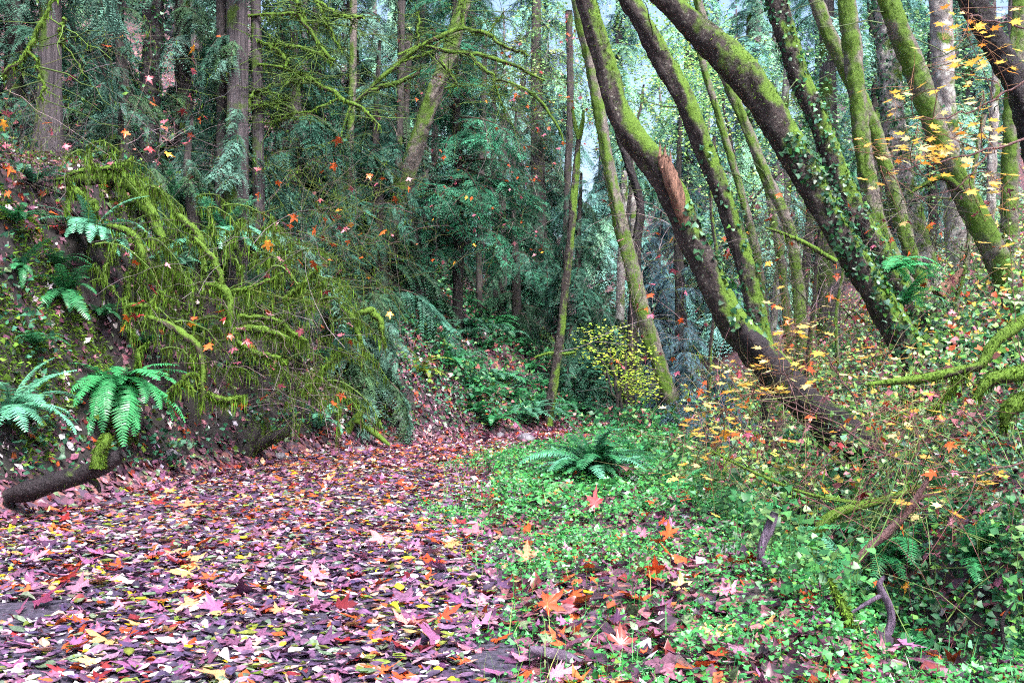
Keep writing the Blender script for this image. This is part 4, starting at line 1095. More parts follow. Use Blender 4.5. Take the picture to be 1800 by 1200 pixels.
tree([(1400, 470), (1385, 395), (1342, 300), (1302, 200), (1262, 110), (1235, 30), (1215, -40)], 21.0, [20, 19, 18, 17, 16, 15, 14], 'slim pale mossy alder between the curved and the thick trunks', M_bark_alder, name='alder_tree', moss_n=900, moss_side=(.3, -.8, .5), moss_thr=-.1, twigs=8)
tree([(1330, 440), (1300, 330), (1265, 210), (1232, 100), (1215, 20)], 23.0, [13, 13, 12, 11, 10], 'very thin grey stem beside the slim pale alder', M_bark_alder, name='alder_tree', twigs=6, moss_n=200)
tree([(1425, 360), (1440, 250), (1400, 120), (1365, 40)], 22.0, [12, 12, 10, 8], 'thin dark stem crossing behind the thick leaning maple', M_bark_conifer, twigs=6)
tree([(1198, 745), (1166, 662), (1131, 552), (1106, 452), (1086, 372), (1066, 272), (1046, 152), (1022, 32), (1004, -60)], 22.0, [30, 28, 26, 25, 24, 23, 22, 22, 20], 'slim leaning alder evenly coated in moss behind the path bend', M_bark_alder, name='alder_tree', moss_n=2200, moss_side=(-.6, -.5, .5), moss_thr=-.1, twigs=5)
tree([(965, 722), (978, 640), (990, 540), (1000, 450), (1010, 330), (1018, 240)], 22.5, [16, 15, 14, 13, 12, 9], 'thin mossy snag with a forked broken top', M_bark_moss, name='dead_tree', moss_n=900, moss_side=(.6, -.7, .2), moss_thr=.1,
     limbs=[([(984, 622), (966, 620), (940, 628)], [6, 5, 3], 22.5), ([(984, 622), (1000, 621), (1012, 618)], [6, 5, 3], 22.5), ([(1018, 245), (1010, 215), (1006, 190)], [9, 7, 3], 22.5), ([(1018, 245), (1024, 215), (1026, 195)], [9, 7, 3], 22.5)])
tree([(680, 420), (702, 345), (732, 255), (762, 165), (792, 90), (815, 10), (835, -60)], 22.0, [34, 32, 30, 28, 26, 23, 20], 'alder leaning right with bright green moss on one side', M_bark_alder, name='alder_tree', moss_n=2600, moss_side=(-.9, -.4, .3), moss_thr=.1, twigs=4)
tree([(735, 510), (728, 420), (715, 330), (712, 200), (720, 60)], 24.5, [20, 19, 17, 15, 12], 'dark upright trunk behind the leaning alder', M_bark_conifer, name='alder_tree', twigs=8)
tree([(258, 330), (262, 180), (268, 80), (272, -50)], 18.0, [36, 34, 34, 32], 'trunk clad in ferns and dark moss between the two big cedars', M_bark_dark, moss_n=2600, moss_side=(.7, -.6, .2), moss_thr=-.1, ivy_n=300, ivy_range=(.3, .9))
tree([(495, 330), (495, 200), (497, 60), (500, -50)], 23.5, [24, 22, 20, 18], 'dark trunk behind the bare mossy limbs', M_bark_conifer, twigs=14)
tree([(1120, 420), (1125, 360), (1105, 290), (1085, 230), (1090, 170)], 26.0, [16, 14, 12, 10, 7], 'dark twisted small tree behind the slim leaning alder', M_bark_dark, moss_n=300, twigs=14)
tree([(1375, 470), (1362, 400), (1350, 340), (1330, 260)], 24.0, [14, 13, 11, 9], 'short mossy stem on the slope behind the thick leaning maple', M_bark_alder, moss_n=300, twigs=8)
tree([(1090, 520), (1093, 440), (1096, 370), (1098, 300)], 33.0, [14, 13, 12, 10], 'pale distant trunk left of the blue grey cedar', M_bark_white, name='alder_tree', twigs=2)
tree([(1115, 515), (1113, 430), (1112, 350), (1108, 250)], 34.0, [14, 13, 12, 10], 'second pale distant trunk left of the blue grey cedar', M_bark_white, name='alder_tree', twigs=2)

for pl_, Y_, w_, lab, bk in (
        ([(690, 540), (694, 430), (700, 300), (704, 150), (706, 0)], 23.0, 12, 'slim black trunk just left of the leaning alder foot', M_bark_conifer),
        ([(760, 560), (758, 440), (762, 320), (766, 200), (770, 60)], 27.0, 11, 'slim dark trunk left of the slender hemlock', M_bark_conifer),
        ([(845, 590), (842, 470), (846, 330), (850, 190), (852, 60)], 29.0, 10, 'slim dark trunk right of the slender hemlock', M_bark_conifer),
        ([(880, 600), (884, 480), (882, 340), (886, 200)], 31.0, 13, 'dark trunk in the shade between hemlock and flared cedar', M_bark_conifer),
        ([(1000, 600), (996, 480), (998, 330), (1002, 180), (1000, 20)], 30.0, 12, 'dark straight trunk behind the thin forked snag', M_bark_conifer),
        ([(560, 420), (556, 300), (552, 160), (556, 0)], 21.5, 12, 'thin dark trunk among the curling mossy limbs', M_bark_conifer),
        ([(610, 400), (614, 280), (620, 140), (622, -20)], 22.5, 12, 'thin grey trunk left of the leaning alder', M_bark_alder),
        ([(315, 330), (318, 200), (312, 80), (316, -30)], 20.5, 13, 'thin dark trunk between the mossy trunk and the large cedar', M_bark_conifer),
        ([(180, 320), (184, 200), (178, 90), (182, -30)], 20.0, 11, 'thin dark stem right of the peeling cedar', M_bark_conifer),
        ([(1250, 600), (1262, 480), (1250, 360), (1256, 240)], 19.0, 6, 'thin bare sapling between the two curved trunks', M_bark_moss),
        ([(1420, 620), (1432, 520), (1440, 420), (1462, 330)], 15.5, 7, 'thin bare sapling left of the thick leaning maple', M_bark_moss),
        ([(1475, 650), (1470, 560), (1484, 470), (1500, 380)], 14.6, 6, 'thin mossy sapling against the thick leaning maple', M_bark_alder),
        ([(1665, 640), (1680, 540), (1702, 440), (1710, 320), (1730, 200)], 15.5, 8, 'thin mossy sapling crossing the lichen spotted alder', M_bark_alder),
        ([(1735, 640), (1728, 520), (1740, 400), (1744, 280), (1752, 100)], 18.5, 14, 'greyish stem behind the smooth mossy trunk', M_bark_white),
        ([(1640, 620), (1632, 500), (1640, 380), (1634, 240), (1640, 60)], 22.5, 15, 'dim ivy wrapped stem deep among the right trees', M_bark_dark),
        ([(1540, 560), (1548, 430), (1536, 300), (1540, 140), (1532, -20)], 23.5, 16, 'dim straight trunk deep among the right trees', M_bark_moss),
        ([(1360, 560), (1372, 450), (1384, 340), (1380, 200), (1390, 40)], 25.0, 12, 'slender grey trunk behind the thick leaning maple', M_bark_white)):
    tree(pl_, Y_, w_, lab, bk, name='slim_tree', moss_n=260, twigs=9, grp='slim trunks in the wood', ivy_n=500 if 'ivy' in lab else 0)

# --- bare mossy limbs: arching vine maple at top middle
def limb_thing(name, label, cat, Y, lines, moss=True, base_i=0, bark=None, group=None, hang=60, fz=300, hl=(0.03, 0.14), twigs=0):
    first = pix_curve(lines[0][0], Y, 8)
    bp = first[0].copy()
    t = thing(name, label, cat, bp, group)
    mm = MB(); tw = MB()
    for lp, lw in lines:
        la, lr = pix_curve(lp, Y, 30, lw); lr = lr * (0.58 if moss else 1.0)
        la = la + 0.03 * np.column_stack([fbm(np.arange(30) * .35 + lp[0][0], np.full(30, k * 3.3), 2) for k in range(3)]) * min(1, Y / 10)
        bb = MB(); bb.tube(la, lr, 8, (.1, .1, .1), rough=0.22, seed=lp[0][0] * .02)
        bb.build('limb', bark or M_branch_moss, t, smooth_sh=True)
        if moss:
            px_len = sum(math.dist(lp[i][:2], lp[i + 1][:2]) for i in range(len(lp) - 1)) / 100.0
            fuzz(mm, la, lr, int(fz * px_len), ln=(0.015, 0.055), side=(0, -.2, 1), thr=-0.55, hang=0.45)
            hangmoss(mm, la, int(hang * px_len), hl, (0.008, 0.022))
        for k in range(twigs):
            i = rng.integers(6, 29); d = np.array([NRM(0, 1), NRM(0, .7), U(-.6, .5)]); d /= np.linalg.norm(d); L = U(.25, 1.1)
            s = np.linspace(0, 1, 7)[:, None]
            tp = la[i] + d * L * s + np.array([NRM(0, .2), 0, -U(-.1, .4)]) * L * s ** 2 + NRM(0, .025, (7, 3)) * s
            tw.tube(tp, np.linspace(U(.006, .012), .003, 7), 4, MOSS * U(.3, .9) + .01, cap=False)
            if U(0, 1) < .6: hangmoss(mm, tp, 16, (.02, .08), (.006, .012))
    if mm.n: tag(mm.build('moss', M_moss, t), kind='stuff')
    if tw.n: tag(tw.build('twigs', M_twig, t), kind='stuff')
    return t
limb_thing('vine_maple', 'vine maple with arching mossy limbs meeting above the hemlock', 'tree', 20.5, [
    ([(815, 45), (790, 56), (740, 82), (690, 120), (640, 165), (612, 200), (600, 240)], [13, 14, 14, 13, 11, 7, 3]),
    ([(805, 48), (850, 58), (880, 78), (930, 97)], [11, 12, 11, 5]),
    ([(700, 98), (735, 80), (790, 92), (850, 97), (900, 115), (960, 140)], [9, 11, 12, 13, 11, 5]),
    ([(650, 160), (690, 148), (725, 135), (742, 120)], [13, 14, 12, 8]),
    ([(860, 140), (910, 150), (950, 180), (975, 212), (990, 250)], [5, 9, 9, 8, 4]),
    ([(825, 95), (850, 120), (866, 135), (868, 150), (856, 166)], [12, 11, 9, 6, 3]),
    ([(812, 50), (812, 20), (825, -30)], [12, 11, 9]),
    ([(735, 85), (735, 50), (738, 20)], [9, 7, 4]),
    ([(770, 105), (790, 125), (800, 150), (780, 158)], [10, 9, 7, 3]),
    ([(870, 150), (880, 180), (893, 215)], [6, 5, 2]),
    ([(700, 108), (745, 96), (790, 62)], [7, 8, 4]),
    ([(830, 60), (850, 62), (872, 40), (885, 20)], [5, 6, 5, 2])], twigs=26, hang=50)
limb_thing('vine_maple', 'bright mossy bare limbs curling beside the large cedar', 'tree', 16.5, [
    ([(452, 112), (505, 122), (545, 137), (600, 172), (640, 195), (668, 222)], [8, 12, 13, 13, 11, 4]),
    ([(435, 28), (520, 25), (535, 42), (548, 55), (566, 82), (580, 102), (583, 118)], [8, 12, 13, 13, 12, 11, 5]),
    ([(450, 70), (480, 84), (498, 96), (506, 115), (500, 125)], [6, 12, 13, 11, 7]),
    ([(455, 72), (500, 80), (545, 90), (590, 108)], [5, 9, 10, 11]),
    ([(540, -20), (560, 12), (570, 40), (585, 60), (600, 95)], [9, 10, 10, 9, 5]),
    ([(435, 185), (470, 184), (495, 180), (515, 170)], [4, 8, 8, 4]),
    ([(545, 137), (525, 130), (515, 140), (530, 148)], [8, 7, 6, 3]),
    ([(552, 0), (580, 18), (600, 28), (640, 30)], [9, 12, 12, 12]),
    ([(500, -20), (525, 10), (535, 42)], [9, 10, 10]),
    ([(600, 172), (560, 190), (500, 205), (470, 220)], [8, 7, 6, 3]),
    ([(440, 190), (446, 165), (470, 158)], [8, 9, 4])], twigs=28, hang=60)
limb_thing('mossy_branch', 'mossy forked branch reaching in at the top left corner', 'branch', 11.0, [
    ([(110, -30), (80, 20), (66, 60), (45, 92), (20, 115), (2, 142)], [9, 11, 13, 14, 12, 7]),
    ([(50, 90), (66, 110), (73, 140), (77, 180)], [9, 10, 9, 4]),
    ([(110, 30), (105, 70), (106, 80)], [9, 9, 6])], twigs=5)

# --- the big moss draped shrub on the left bank
sh = [
    ([(95, 318), (130, 305), (180, 298), (212, 292), (232, 276)], [8, 10, 11, 12, 5], 13.2),
    ([(100, 330), (150, 312), (205, 312), (240, 330), (256, 362), (276, 402), (290, 430)], [20, 30, 34, 36, 32, 26, 12], 13.6),
    ([(120, 330), (145, 345), (166, 362), (168, 378)], [16, 18, 16, 8], 13.2),
    ([(122, 310), (120, 340), (118, 385)], [10, 9, 5], 13.0),
    ([(190, 396), (232, 412), (248, 436), (256, 474)], [12, 16, 16, 7], 12.8),
    ([(230, 470), (224, 500), (222, 540)], [13, 13, 8], 13.0),
    ([(282, 512), (262, 535), (228, 537), (220, 550), (224, 572), (240, 592)], [10, 11, 9, 9, 8, 5], 12.4),
    ([(262, 558), (300, 575), (330, 595), (348, 618), (357, 648), (357, 690), (354, 720)], [8, 15, 17, 16, 13, 10, 5], 12.3),
    ([(310, 380), (345, 410), (358, 440), (360, 480)], [12, 17, 15, 8], 13.4),
    ([(340, 420), (380, 465), (388, 500), (380, 515), (365, 500)], [10, 13, 12, 9, 5], 13.0),
    ([(360, 500), (395, 510), (404, 545), (405, 580), (425, 590)], [10, 16, 15, 14, 8], 13.0),
    ([(405, 585), (440, 577), (475, 583), (508, 595)], [10, 15, 14, 7], 13.0),
    ([(420, 600), (450, 620), (480, 625), (508, 637)], [10, 12, 11, 5], 12.9),
    ([(425, 555), (480, 560), (510, 580), (540, 600)], [8, 10, 10, 5], 13.4),
    ([(400, 515), (440, 505), (470, 495), (500, 480)], [7, 8, 8, 4], 13.4),
    ([(500, 530), (540, 490), (562, 470)], [9, 8, 3], 13.2),
    ([(345, 690), (320, 670), (300, 690), (330, 660), (352, 662)], [5, 8, 9, 8, 5], 12.3),
    ([(235, 700), (240, 660), (245, 620), (260, 600)], [5, 8, 9, 5], 12.4),
    ([(60, 545), (75, 530), (80, 560), (78, 590)], [10, 14, 13, 6], 12.6),
    ([(90, 400), (100, 470), (100, 520)], [10, 14, 8], 13.0),
    ([(530, 690), (560, 660), (600, 610)], [8, 8, 3], 13.8),
    ([(360, 690), (385, 702), (410, 702), (430, 695)], [7, 13, 12, 5], 12.6),
    ([(620, 560), (650, 545), (670, 570), (675, 610)], [6, 14, 12, 4], 16.0),
    ([(600, 540), (625, 560), (632, 590), (640, 620)], [7, 11, 9, 4], 16.0)]
t = thing('mossy_shrub', 'sprawling shrub of arching limbs draped in hanging moss on the left bank', 'shrub', onbank(250, 420))
mm = MB(); tw = MB()
for lp, lw, Yd in sh:
    la, lr = pix_curve(lp, Yd, 30, lw); lr = lr * 0.8
    la = la + 0.02 * np.column_stack([fbm(np.arange(30) * .3 + lp[0][0], np.full(30, k * 3.3), 2) for k in range(3)])
    bb = MB(); bb.tube(la, lr, 8, (.1, .1, .1), rough=0.25, seed=lp[0][0] * .02)
    bb.build('limb', M_branch_moss, t, smooth_sh=True)
    fuzz(mm, la, lr, 1000, ln=(0.015, 0.05), side=(0, -.2, 1), thr=-0.6, hang=0.5)
    hangmoss(mm, la, 260, (0.04, 0.24), (0.007, 0.02), pal=PAL_MOSS + PAL_MOSS2[:3])
# thinner limbs that arch out over the bank between them
for k in range(300):
    px = 150 + 470 * U(0, 1) ** 1.35; py = 330 + 0.42 * (px - 180) + U(-60, 250)
    if vnoise(px / 62.0 + 3, py / 75.0) < -0.12: continue
    Yd = np.interp(px, [150, 640], [13.2, 15.8]) + U(-0.9, 1.0)
    p0 = P(px, py, Yd)
    g = float(H(p0[0], p0[1]))
    if p0[2] < g: p0[2] = g + U(0.05, 0.4)
    yaw = U(-1.9, 0.3); L = U(.35, 1.1); s = np.linspace(0, 1, 9)[:, None]
    d = np.array([math.cos(yaw), math.sin(yaw) * .6, 0])
    pt = p0 + d * L * s + np.array([0, 0, 1.0]) * L * (U(.1, .7) * s - U(.6, 1.3) * s ** 2) + NRM(0, .02, (9, 3)) * s
    rr = np.linspace(U(.008, .022), .004, 9)
    tw.tube(pt, rr, 4, MOSS * U(.25, .7) + .01, cap=False)
    fuzz(mm, pt, rr, 130, ln=(0.012, 0.04), side=(0, -.2, 1), thr=-0.6, hang=0.5, pal=PAL_MOSS2)
    hangmoss(mm, pt, 95, (0.03, 0.26), (0.006, 0.018), pal=PAL_MOSS2)
tag(tw.build('arching_twigs', M_twig, t), kind='stuff')
tag(mm.build('hanging_moss', M_moss, t), kind='stuff')

# ------------------------------------------------------------------ brush: fine twigs with caught leaves
hang_meshes = []
for k in range(10):
    b = MB(); b.inst(MAPLES[k % 6], np.eye(3)[None], np.ones(1), np.zeros((1, 3)), pick(PAL_HANG, 1)); hang_meshes.append(b.mesh('caught_leaf', M_leaf))
def thicket(label, boxes, n, nleaf, cols, leaf_size=(.12, .2), name='brush_thicket', rad=(.002, .0055), moss=0.3, group='brush thickets', leaf_boxes=None):
    """boxes: (px0, px1, py0, py1, Y0, Y1) volumes in the wood filled with crossing twigs"""
    bx = boxes[0]
    base = G((bx[0] + bx[1]) / 2, (bx[4] + bx[5]) / 2)
    t = thing(name, label, 'brush', base, group)
    tw = MB(); ms = MB()
    for k in range(n):
        b = boxes[rng.integers(0, len(boxes))]
        Yd = U(b[4], b[5]); p0 = P(U(b[0], b[1]), U(b[2], b[3]), Yd)
        g = float(H(p0[0], p0[1])); p0[2] = max(p0[2], g)
        d = np.array([NRM(0, .7), NRM(0, .5), U(-.5, 1.2)]); d /= np.linalg.norm(d); L = U(.5, 1.9)
        s = np.linspace(-.5, .5, 7)[:, None]
        pt = p0 + d * L * s + np.array([NRM(0, .3), NRM(0, .2), -U(.1, .5)]) * L * s ** 2 + NRM(0, .02, (7, 3))
        r0 = U(*rad)
        c = pick(cols, 1)[0]
        tw.tube(pt, np.linspace(r0, r0 * .4, 7), 3, c, cap=False)
        if U(0, 1) < moss: hangmoss(ms, pt, 22, (.02, .10), (.005, .014), pal=PAL_MOSS2, jit=.008)
    tag(tw.build('twigs', M_twig, t), kind='stuff')
    if ms.n: tag(ms.build('moss', M_moss, t), kind='stuff')
    lb = leaf_boxes or boxes
    for k in range(nleaf):
        b = lb[rng.integers(0, len(lb))]
        Yd = U(b[4], b[5]) - 0.2; p0 = P(U(b[0], b[1]), U(b[2], b[3]), Yd)
        p0[2] = max(p0[2], float(H(p0[0], p0[1])) + .05)
        put('caught_leaf', hang_meshes[rng.integers(0, 10)], t, p0, rotm(U(0, 6.28), U(-1.5, -.2), U(-.8, .8)), U(*leaf_size))
    return t
TW_G = [(.3, srgb(96, 88, 90)), (.35, srgb(64, 56, 58)), (.25, srgb(80, 90, 44)), (.1, srgb(130, 112, 114))]
TW_M = [(.5, srgb(70, 84, 34)), (.35, srgb(48, 46, 38)), (.15, srgb(96, 80, 78))]
thicket('tangled grey twigs with caught orange and pink leaves below the left cedars', [(100, 400, 60, 330, 13.5, 17), (0, 120, 180, 420, 12, 15)], 330, 56, TW_G, (.12, .2))
thicket('mossy twig thicket with red leaves right of the large cedar', [(440, 640, 240, 520, 14.5, 18.5), (560, 720, 300, 560, 16, 20)], 430, 60, TW_M, (.12, .21), moss=.5)
thicket('bare grey twigs low on the bank under the moss draped shrub', [(380, 620, 540, 720, 12.5, 15)], 120, 26, TW_G)
thicket('brown stems and leaves caught between the moss draped shrub and the path', [(200, 560, 380, 640, 11.8, 13.4)], 60, 20, TW_G)
thicket('fine twigs with small reddish leaves around the hemlock', [(640, 960, 60, 460, 20, 25)], 420, 110, TW_G, (.09, .15), moss=.1)
thicket('fine bare twigs with pink leaves in the bright gap above the hemlock', [(850, 1060, 20, 330, 22, 34)], 380, 100, TW_G, (.10, .17), moss=.05)
thicket('thin bare saplings and red leaves behind the snapped trunk', [(1060, 1400, 330, 700, 15, 22)], 420, 60, TW_G, moss=.1)
thicket('pale brush with red and yellow leaves on the slope under the leaning trees', [(1330, 1800, 330, 640, 13.2, 20)], 900, 150, TW_G, (.10, .19), moss=.2)
thicket('dense twigs and brambles around the foot of the snapped trunk', [(1200, 1700, 640, 880, 8.5, 10.6)], 210, 60, [(.6, srgb(110, 106, 76)), (.4, srgb(110, 78, 80))], (.08, .16), moss=.15, rad=(.002, .0045))
thicket('thin green bramble stems on the ivy bank at lower right', [(1520, 1800, 700, 1050, 6.4, 8.5)], 170, 34, [(.6, srgb(90, 110, 60)), (.4, srgb(110, 66, 70))], (.07, .13), moss=.1, rad=(.002, .005))

# ------------------------------------------------------------------ understory trees in leaf
def leafy(label, Y, lines, boxes, n, pal, size, name='understory_maple', tpls=IVYS, group=None, mat=M_green, flat=0.35, thr=0.0):
    t = limb_thing(name, label, 'tree', Y, lines, moss=False, bark=M_bark_conifer, group=group)
    mb = MB()
    for b in boxes:
        m = int(n / len(boxes) * 1.6)
        Yd = U(b[4], b[5], m); px = U(b[0], b[1], m); py = U(b[2], b[3], m)
        x = (px - 900) / 1750 * Yd; z = 1.5 - (py - 640) / 1750 * Yd
        ly = fbm(x * .7 + 3 * Yd, z * 2.6, 3)
        # leaves keep to tilted layers, as on a shaded maple, and thin out to the rim of the crown
        e = ((px - (b[0] + b[1]) / 2) / (b[1] - b[0]) * 2) ** 2 + ((py - (b[2] + b[3]) / 2) / (b[3] - b[2]) * 2) ** 2
        ok = (ly > thr) & (U(0.2, 1.3, m) > e)
        x, z, Yd = x[ok], z[ok], Yd[ok]; m = len(x)
        g = H(x, Yd); z = np.maximum(z, g + .1)
        Rm = align(np.tile([0.0, -.15, 1.0], (m, 1)), U(0, 6.28, m), flat)
        w = rng.integers(0, len(tpls), m); S = U(*size, m); C = pick(pal, m); T = np.column_stack([x, Yd, z])
        for k in range(len(tpls)): mb.inst(tpls[k], Rm[w == k], S[w == k], T[w == k], C[w == k])
    tag(mb.build('crown', mat, t), kind='stuff')
    return t
PAL_BG = [(.5, srgb(150, 196, 120)), (.3, srgb(120, 176, 110)), (.2, srgb(190, 214, 110))]
leafy('airy pale green maple between the curved and the thick leaning trunks', 26, [([(1330, 470), (1310, 380), (1290, 280), (1270, 160)], [8, 7, 6, 4]), ([(1310, 380), (1350, 320), (1400, 290)], [5, 4, 2])], [(1200, 1430, 60, 470, 23, 28), (1120, 1300, -20, 260, 25, 30)], 13000, PAL_BG, (.06, .12))
leafy('airy green maple behind the slim leaning alder', 32, [([(1100, 460), (1110, 300), (1130, 150)], [7, 6, 4])], [(1020, 1260, -40, 330, 29, 36), (880, 1080, -60, 220, 33, 40)], 12000, PAL_BG, (.08, .15))
leafy('green leafed maple behind the ivy trunks at the right', 22, [([(1560, 460), (1540, 300), (1500, 120)], [9, 8, 5])], [(1400, 1800, -20, 360, 20.5, 25), (1300, 1700, -80, 300, 27, 34)], 15000, [(.4, srgb(96, 150, 96)), (.3, srgb(140, 180, 120)), (.3, srgb(70, 118, 84))], (.07, .14))
leafy('bright yellow green vine maple bush where the path bends', 21.0, [([(1085, 722), (1080, 660), (1072, 610)], [6, 5, 3]), ([(1090, 722), (1098, 650), (1110, 590)], [6, 5, 3]), ([(1082, 700), (1060, 640), (1035, 600)], [4, 3, 2]), ([(1095, 690), (1125, 640), (1140, 620)], [4, 3, 2])],
      [(1005, 1130, 562, 650, 19.8, 22.0), (1050, 1165, 600, 680, 19.8, 21.8), (1080, 1165, 650, 712, 20.0, 21.6)], 2200, [(.5, srgb(178, 202, 62)), (.35, srgb(148, 184, 64)), (.15, srgb(210, 218, 100))], (.05, .10), name='vine_maple_bush', flat=.2, thr=.3)

# ------------------------------------------------------------------ yellow vine maple reaching in from the right: each leaf its own piece
ymesh = []
for k in range(12):
    b = MB(); b.inst(VINEM[k % 4], np.eye(3)[None], np.ones(1), np.zeros((1, 3)), pick(PAL_YELLOW, 1)); ymesh.append(b.mesh('yellow_leaf', M_yellow))
def yellow_branch(label, Y, lines, clusters, n, size):
    t = limb_thing('vine_maple_branch', label, 'branch', Y, lines, moss=False, bark=M_branch_brown, group='yellow leaved vine maple branches')
    w = np.array([c[4] for c in clusters], float); w /= w.sum()
    lim = np.concatenate([pix_curve(lp, Y, 24) for lp, lw in lines])
    axes = []; tw = MB()
    for c in clusters:
        pc = P(c[0], c[1], Y); near = lim[np.argmin(np.linalg.norm(lim - pc, axis=1))]
        e = (pc - near); e = e / max(np.linalg.norm(e), 1e-3)
        cl = []
        for q in range(3):
            tip = pc + e * U(.05, .35) + np.array([NRM(0, c[2] * .7), 0, NRM(0, c[3] * .5)]) * Y / 1750 + [0, NRM(0, .45), 0]
            mid = near * .5 + pc * .5 + NRM(0, .06, 3)
            cv = curve(np.array([near, mid, tip]), 14); tw.tube(cv, np.linspace(.0045, .0018, 14), 4, srgb(96, 70, 62), cap=False); cl.append(cv)
        axes.append(np.concatenate(cl))
    for k in range(n):
        ci = rng.choice(len(clusters), p=w); c = clusters[ci]
        p = P(c[0] + NRM(0, c[2]), c[1] + NRM(0, c[3]), Y + NRM(0, .5))
        a_ = axes[ci][np.argmin(np.linalg.norm(axes[ci] - p, axis=1))]
        if np.linalg.norm(a_ - p) > .35: p = a_ + (p - a_) * U(.25, .6)
        tw.tube(np.array([a_, (a_ + p) / 2 + [0, 0, .01], p]), [.0018, .0014, .001], 3, srgb(130, 96, 70), cap=False)
        put('leaf', ymesh[rng.integers(0, 12)], t, p, rotm(math.atan2(p[1] - a_[1], p[0] - a_[0]) + NRM(0, .5), U(-.45, .3), U(-.4, .4)), U(*size))
    tag(tw.build('twiglets', M_twig, t), kind='stuff')
    return t
yellow_branch('spray of small yellow maple leaves hanging at the upper right', 7.6, [
    ([(1830, 230), (1740, 265), (1660, 280), (1560, 300)], [5, 4, 3, 2]), ([(1830, 120), (1740, 180), (1640, 210)], [4, 3, 2]), ([(1740, 265), (1680, 330), (1600, 350)], [3, 2, 1.5]), ([(1830, 60), (1720, 30), (1690, 20)], [4, 3, 1.5])],
    [(1610, 265, 60, 22, 3), (1720, 250, 45, 26, 2.2), (1720, 130, 55, 28, 1.4), (1740, 330, 36, 40, 1.2), (1600, 175, 40, 30, .8), (1700, 40, 50, 25, .7), (1560, 340, 40, 40, .6)], 180, (.07, .125))
yellow_branch('spray of pale yellow maple leaves in front of the snapped trunk', 8.4, [
    ([(1700, 860), (1560, 800), (1440, 730), (1330, 700)], [5, 4, 3, 2]), ([(1560, 800), (1460, 640), (1400, 590)], [3, 2.5, 1.5]), ([(1440, 730), (1340, 690), (1270, 720)], [2.5, 2, 1.5]), ([(1440, 730), (1380, 660), (1330, 660)], [2.5, 2, 1])],
    [(1400, 580, 40, 22, 1.4), (1320, 680, 36, 16, 2.2), (1500, 640, 50, 26, 1), (1250, 740, 45, 30, 1.3), (1240, 800, 40, 50, 1.1), (1380, 640, 50, 30, 1.2), (1560, 720, 60, 40, .7), (1300, 760, 60, 50, .8)], 180, (.07, .125))
yellow_branch('low spray of orange yellow leaves above the ivy at the right', 7.2, [([(1830, 800), (1720, 830), (1600, 810)], [4, 3, 1.5])],
    [(1740, 830, 30, 20, 1), (1640, 850, 40, 30, 1), (1600, 720, 50, 40, 1), (1765, 460, 22, 40, .8)], 40, (.09, .15))

# ------------------------------------------------------------------ fallen wood, each piece its own thing
def stick(label, Y, lines, bark, name='fallen_branch', cat='branch', moss=0, hang=0, grp='fallen branches at lower right', sides=10):
    first = pix_curve(lines[0][0], Y, 6)
    t = thing(name, label, cat, first[0], grp)
    mm = MB()
    for k, (lp, lw) in enumerate(lines):
        la, lr = pix_curve(lp, Y, 26, lw)
        bb = MB(); bb.tube(la, lr, sides, (.1, .1, .1), rough=.16, seed=lp[0][0] * .017)
        bb.build('stem' if k == 0 else 'side_branch', bark, t, smooth_sh=True)
        if moss: fuzz(mm, la, lr, moss, ln=(.012, .04), side=(0, -.3, 1), thr=-.5, hang=.4)
        if hang: hangmoss(mm, la, hang, (.02, .10), (.006, .014))
    if mm.n: tag(mm.build('moss', M_moss, t), kind='stuff')
    return t, mm
stick('crooked bare purple grey branch rising from the low plants', 6.1, [([(1452, 1060), (1405, 1028), (1362, 1004), (1338, 980), (1342, 952), (1352, 928), (1362, 900)], [18, 24, 22, 15, 17, 18, 13]), ([(1405, 1028), (1380, 1045), (1352, 1052)], [14, 12, 6])], M_branch_bare)
stick('long straight brown stick leaning over the fern', 7.1, [([(1462, 1028), (1495, 996), (1530, 960), (1568, 928), (1600, 890), (1632, 842)], [9, 13, 15, 16, 14, 8]), ([(1600, 890), (1622, 872), (1650, 868)], [6, 5, 2])], M_branch_brown)
stick('dark forked stick standing beside the hollow', 5.3, [([(1548, 1135), (1566, 1092), (1562, 1062), (1550, 1040), (1546, 1025), (1556, 1012)], [14, 14, 13, 12, 10, 6]), ([(1552, 1045), (1530, 1056), (1498, 1076)], [9, 8, 5]), ([(1570, 1090), (1562, 1112), (1545, 1134)], [12, 12, 9])], M_branch_bare)
stick('short upright stick with a bright moss knob', 5.2, [([(1504, 1150), (1496, 1108), (1482, 1072), (1468, 1044), (1458, 1016)], [11, 14, 20, 12, 6])], M_branch_moss, moss=1400)
stick('thin curved dark twig at the right edge of the low plants', 5.1, [([(1768, 1156), (1762, 1115), (1764, 1085), (1782, 1058)], [6, 7, 6, 3])], M_bark_dark)
stick('half buried plum brown root at the bottom of the path edge', 4.9, [([(930, 1140), (960, 1148), (1000, 1158), (1060, 1182)], [14, 22, 24, 14])], M_branch_bare)
stick('low brown stick lying among red leaves at the bottom', 4.8, [([(1400, 1165), (1450, 1168), (1520, 1182)], [16, 20, 14])], M_branch_brown)
stick('mossy arching branch above the green ferns', 8.2, [([(1418, 1010), (1426, 970), (1436, 940), (1452, 915), (1480, 898), (1530, 884), (1580, 870), (1625, 850)], [14, 16, 18, 20, 19, 15, 12, 6]), ([(1250, 792), (1330, 832), (1420, 868), (1510, 884)], [3, 5, 6, 8])], M_branch_moss, moss=700, hang=60)
stick('mossy hanging branch crossing in from the right edge', 7.2, [([(1830, 548), (1790, 570), (1745, 605), (1725, 640), (1690, 650), (1640, 662), (1590, 668), (1520, 676)], [18, 22, 20, 17, 15, 17, 14, 5]), ([(1700, 648), (1660, 700), (1640, 720)], [8, 7, 3])], M_branch_moss, moss=900, hang=260)
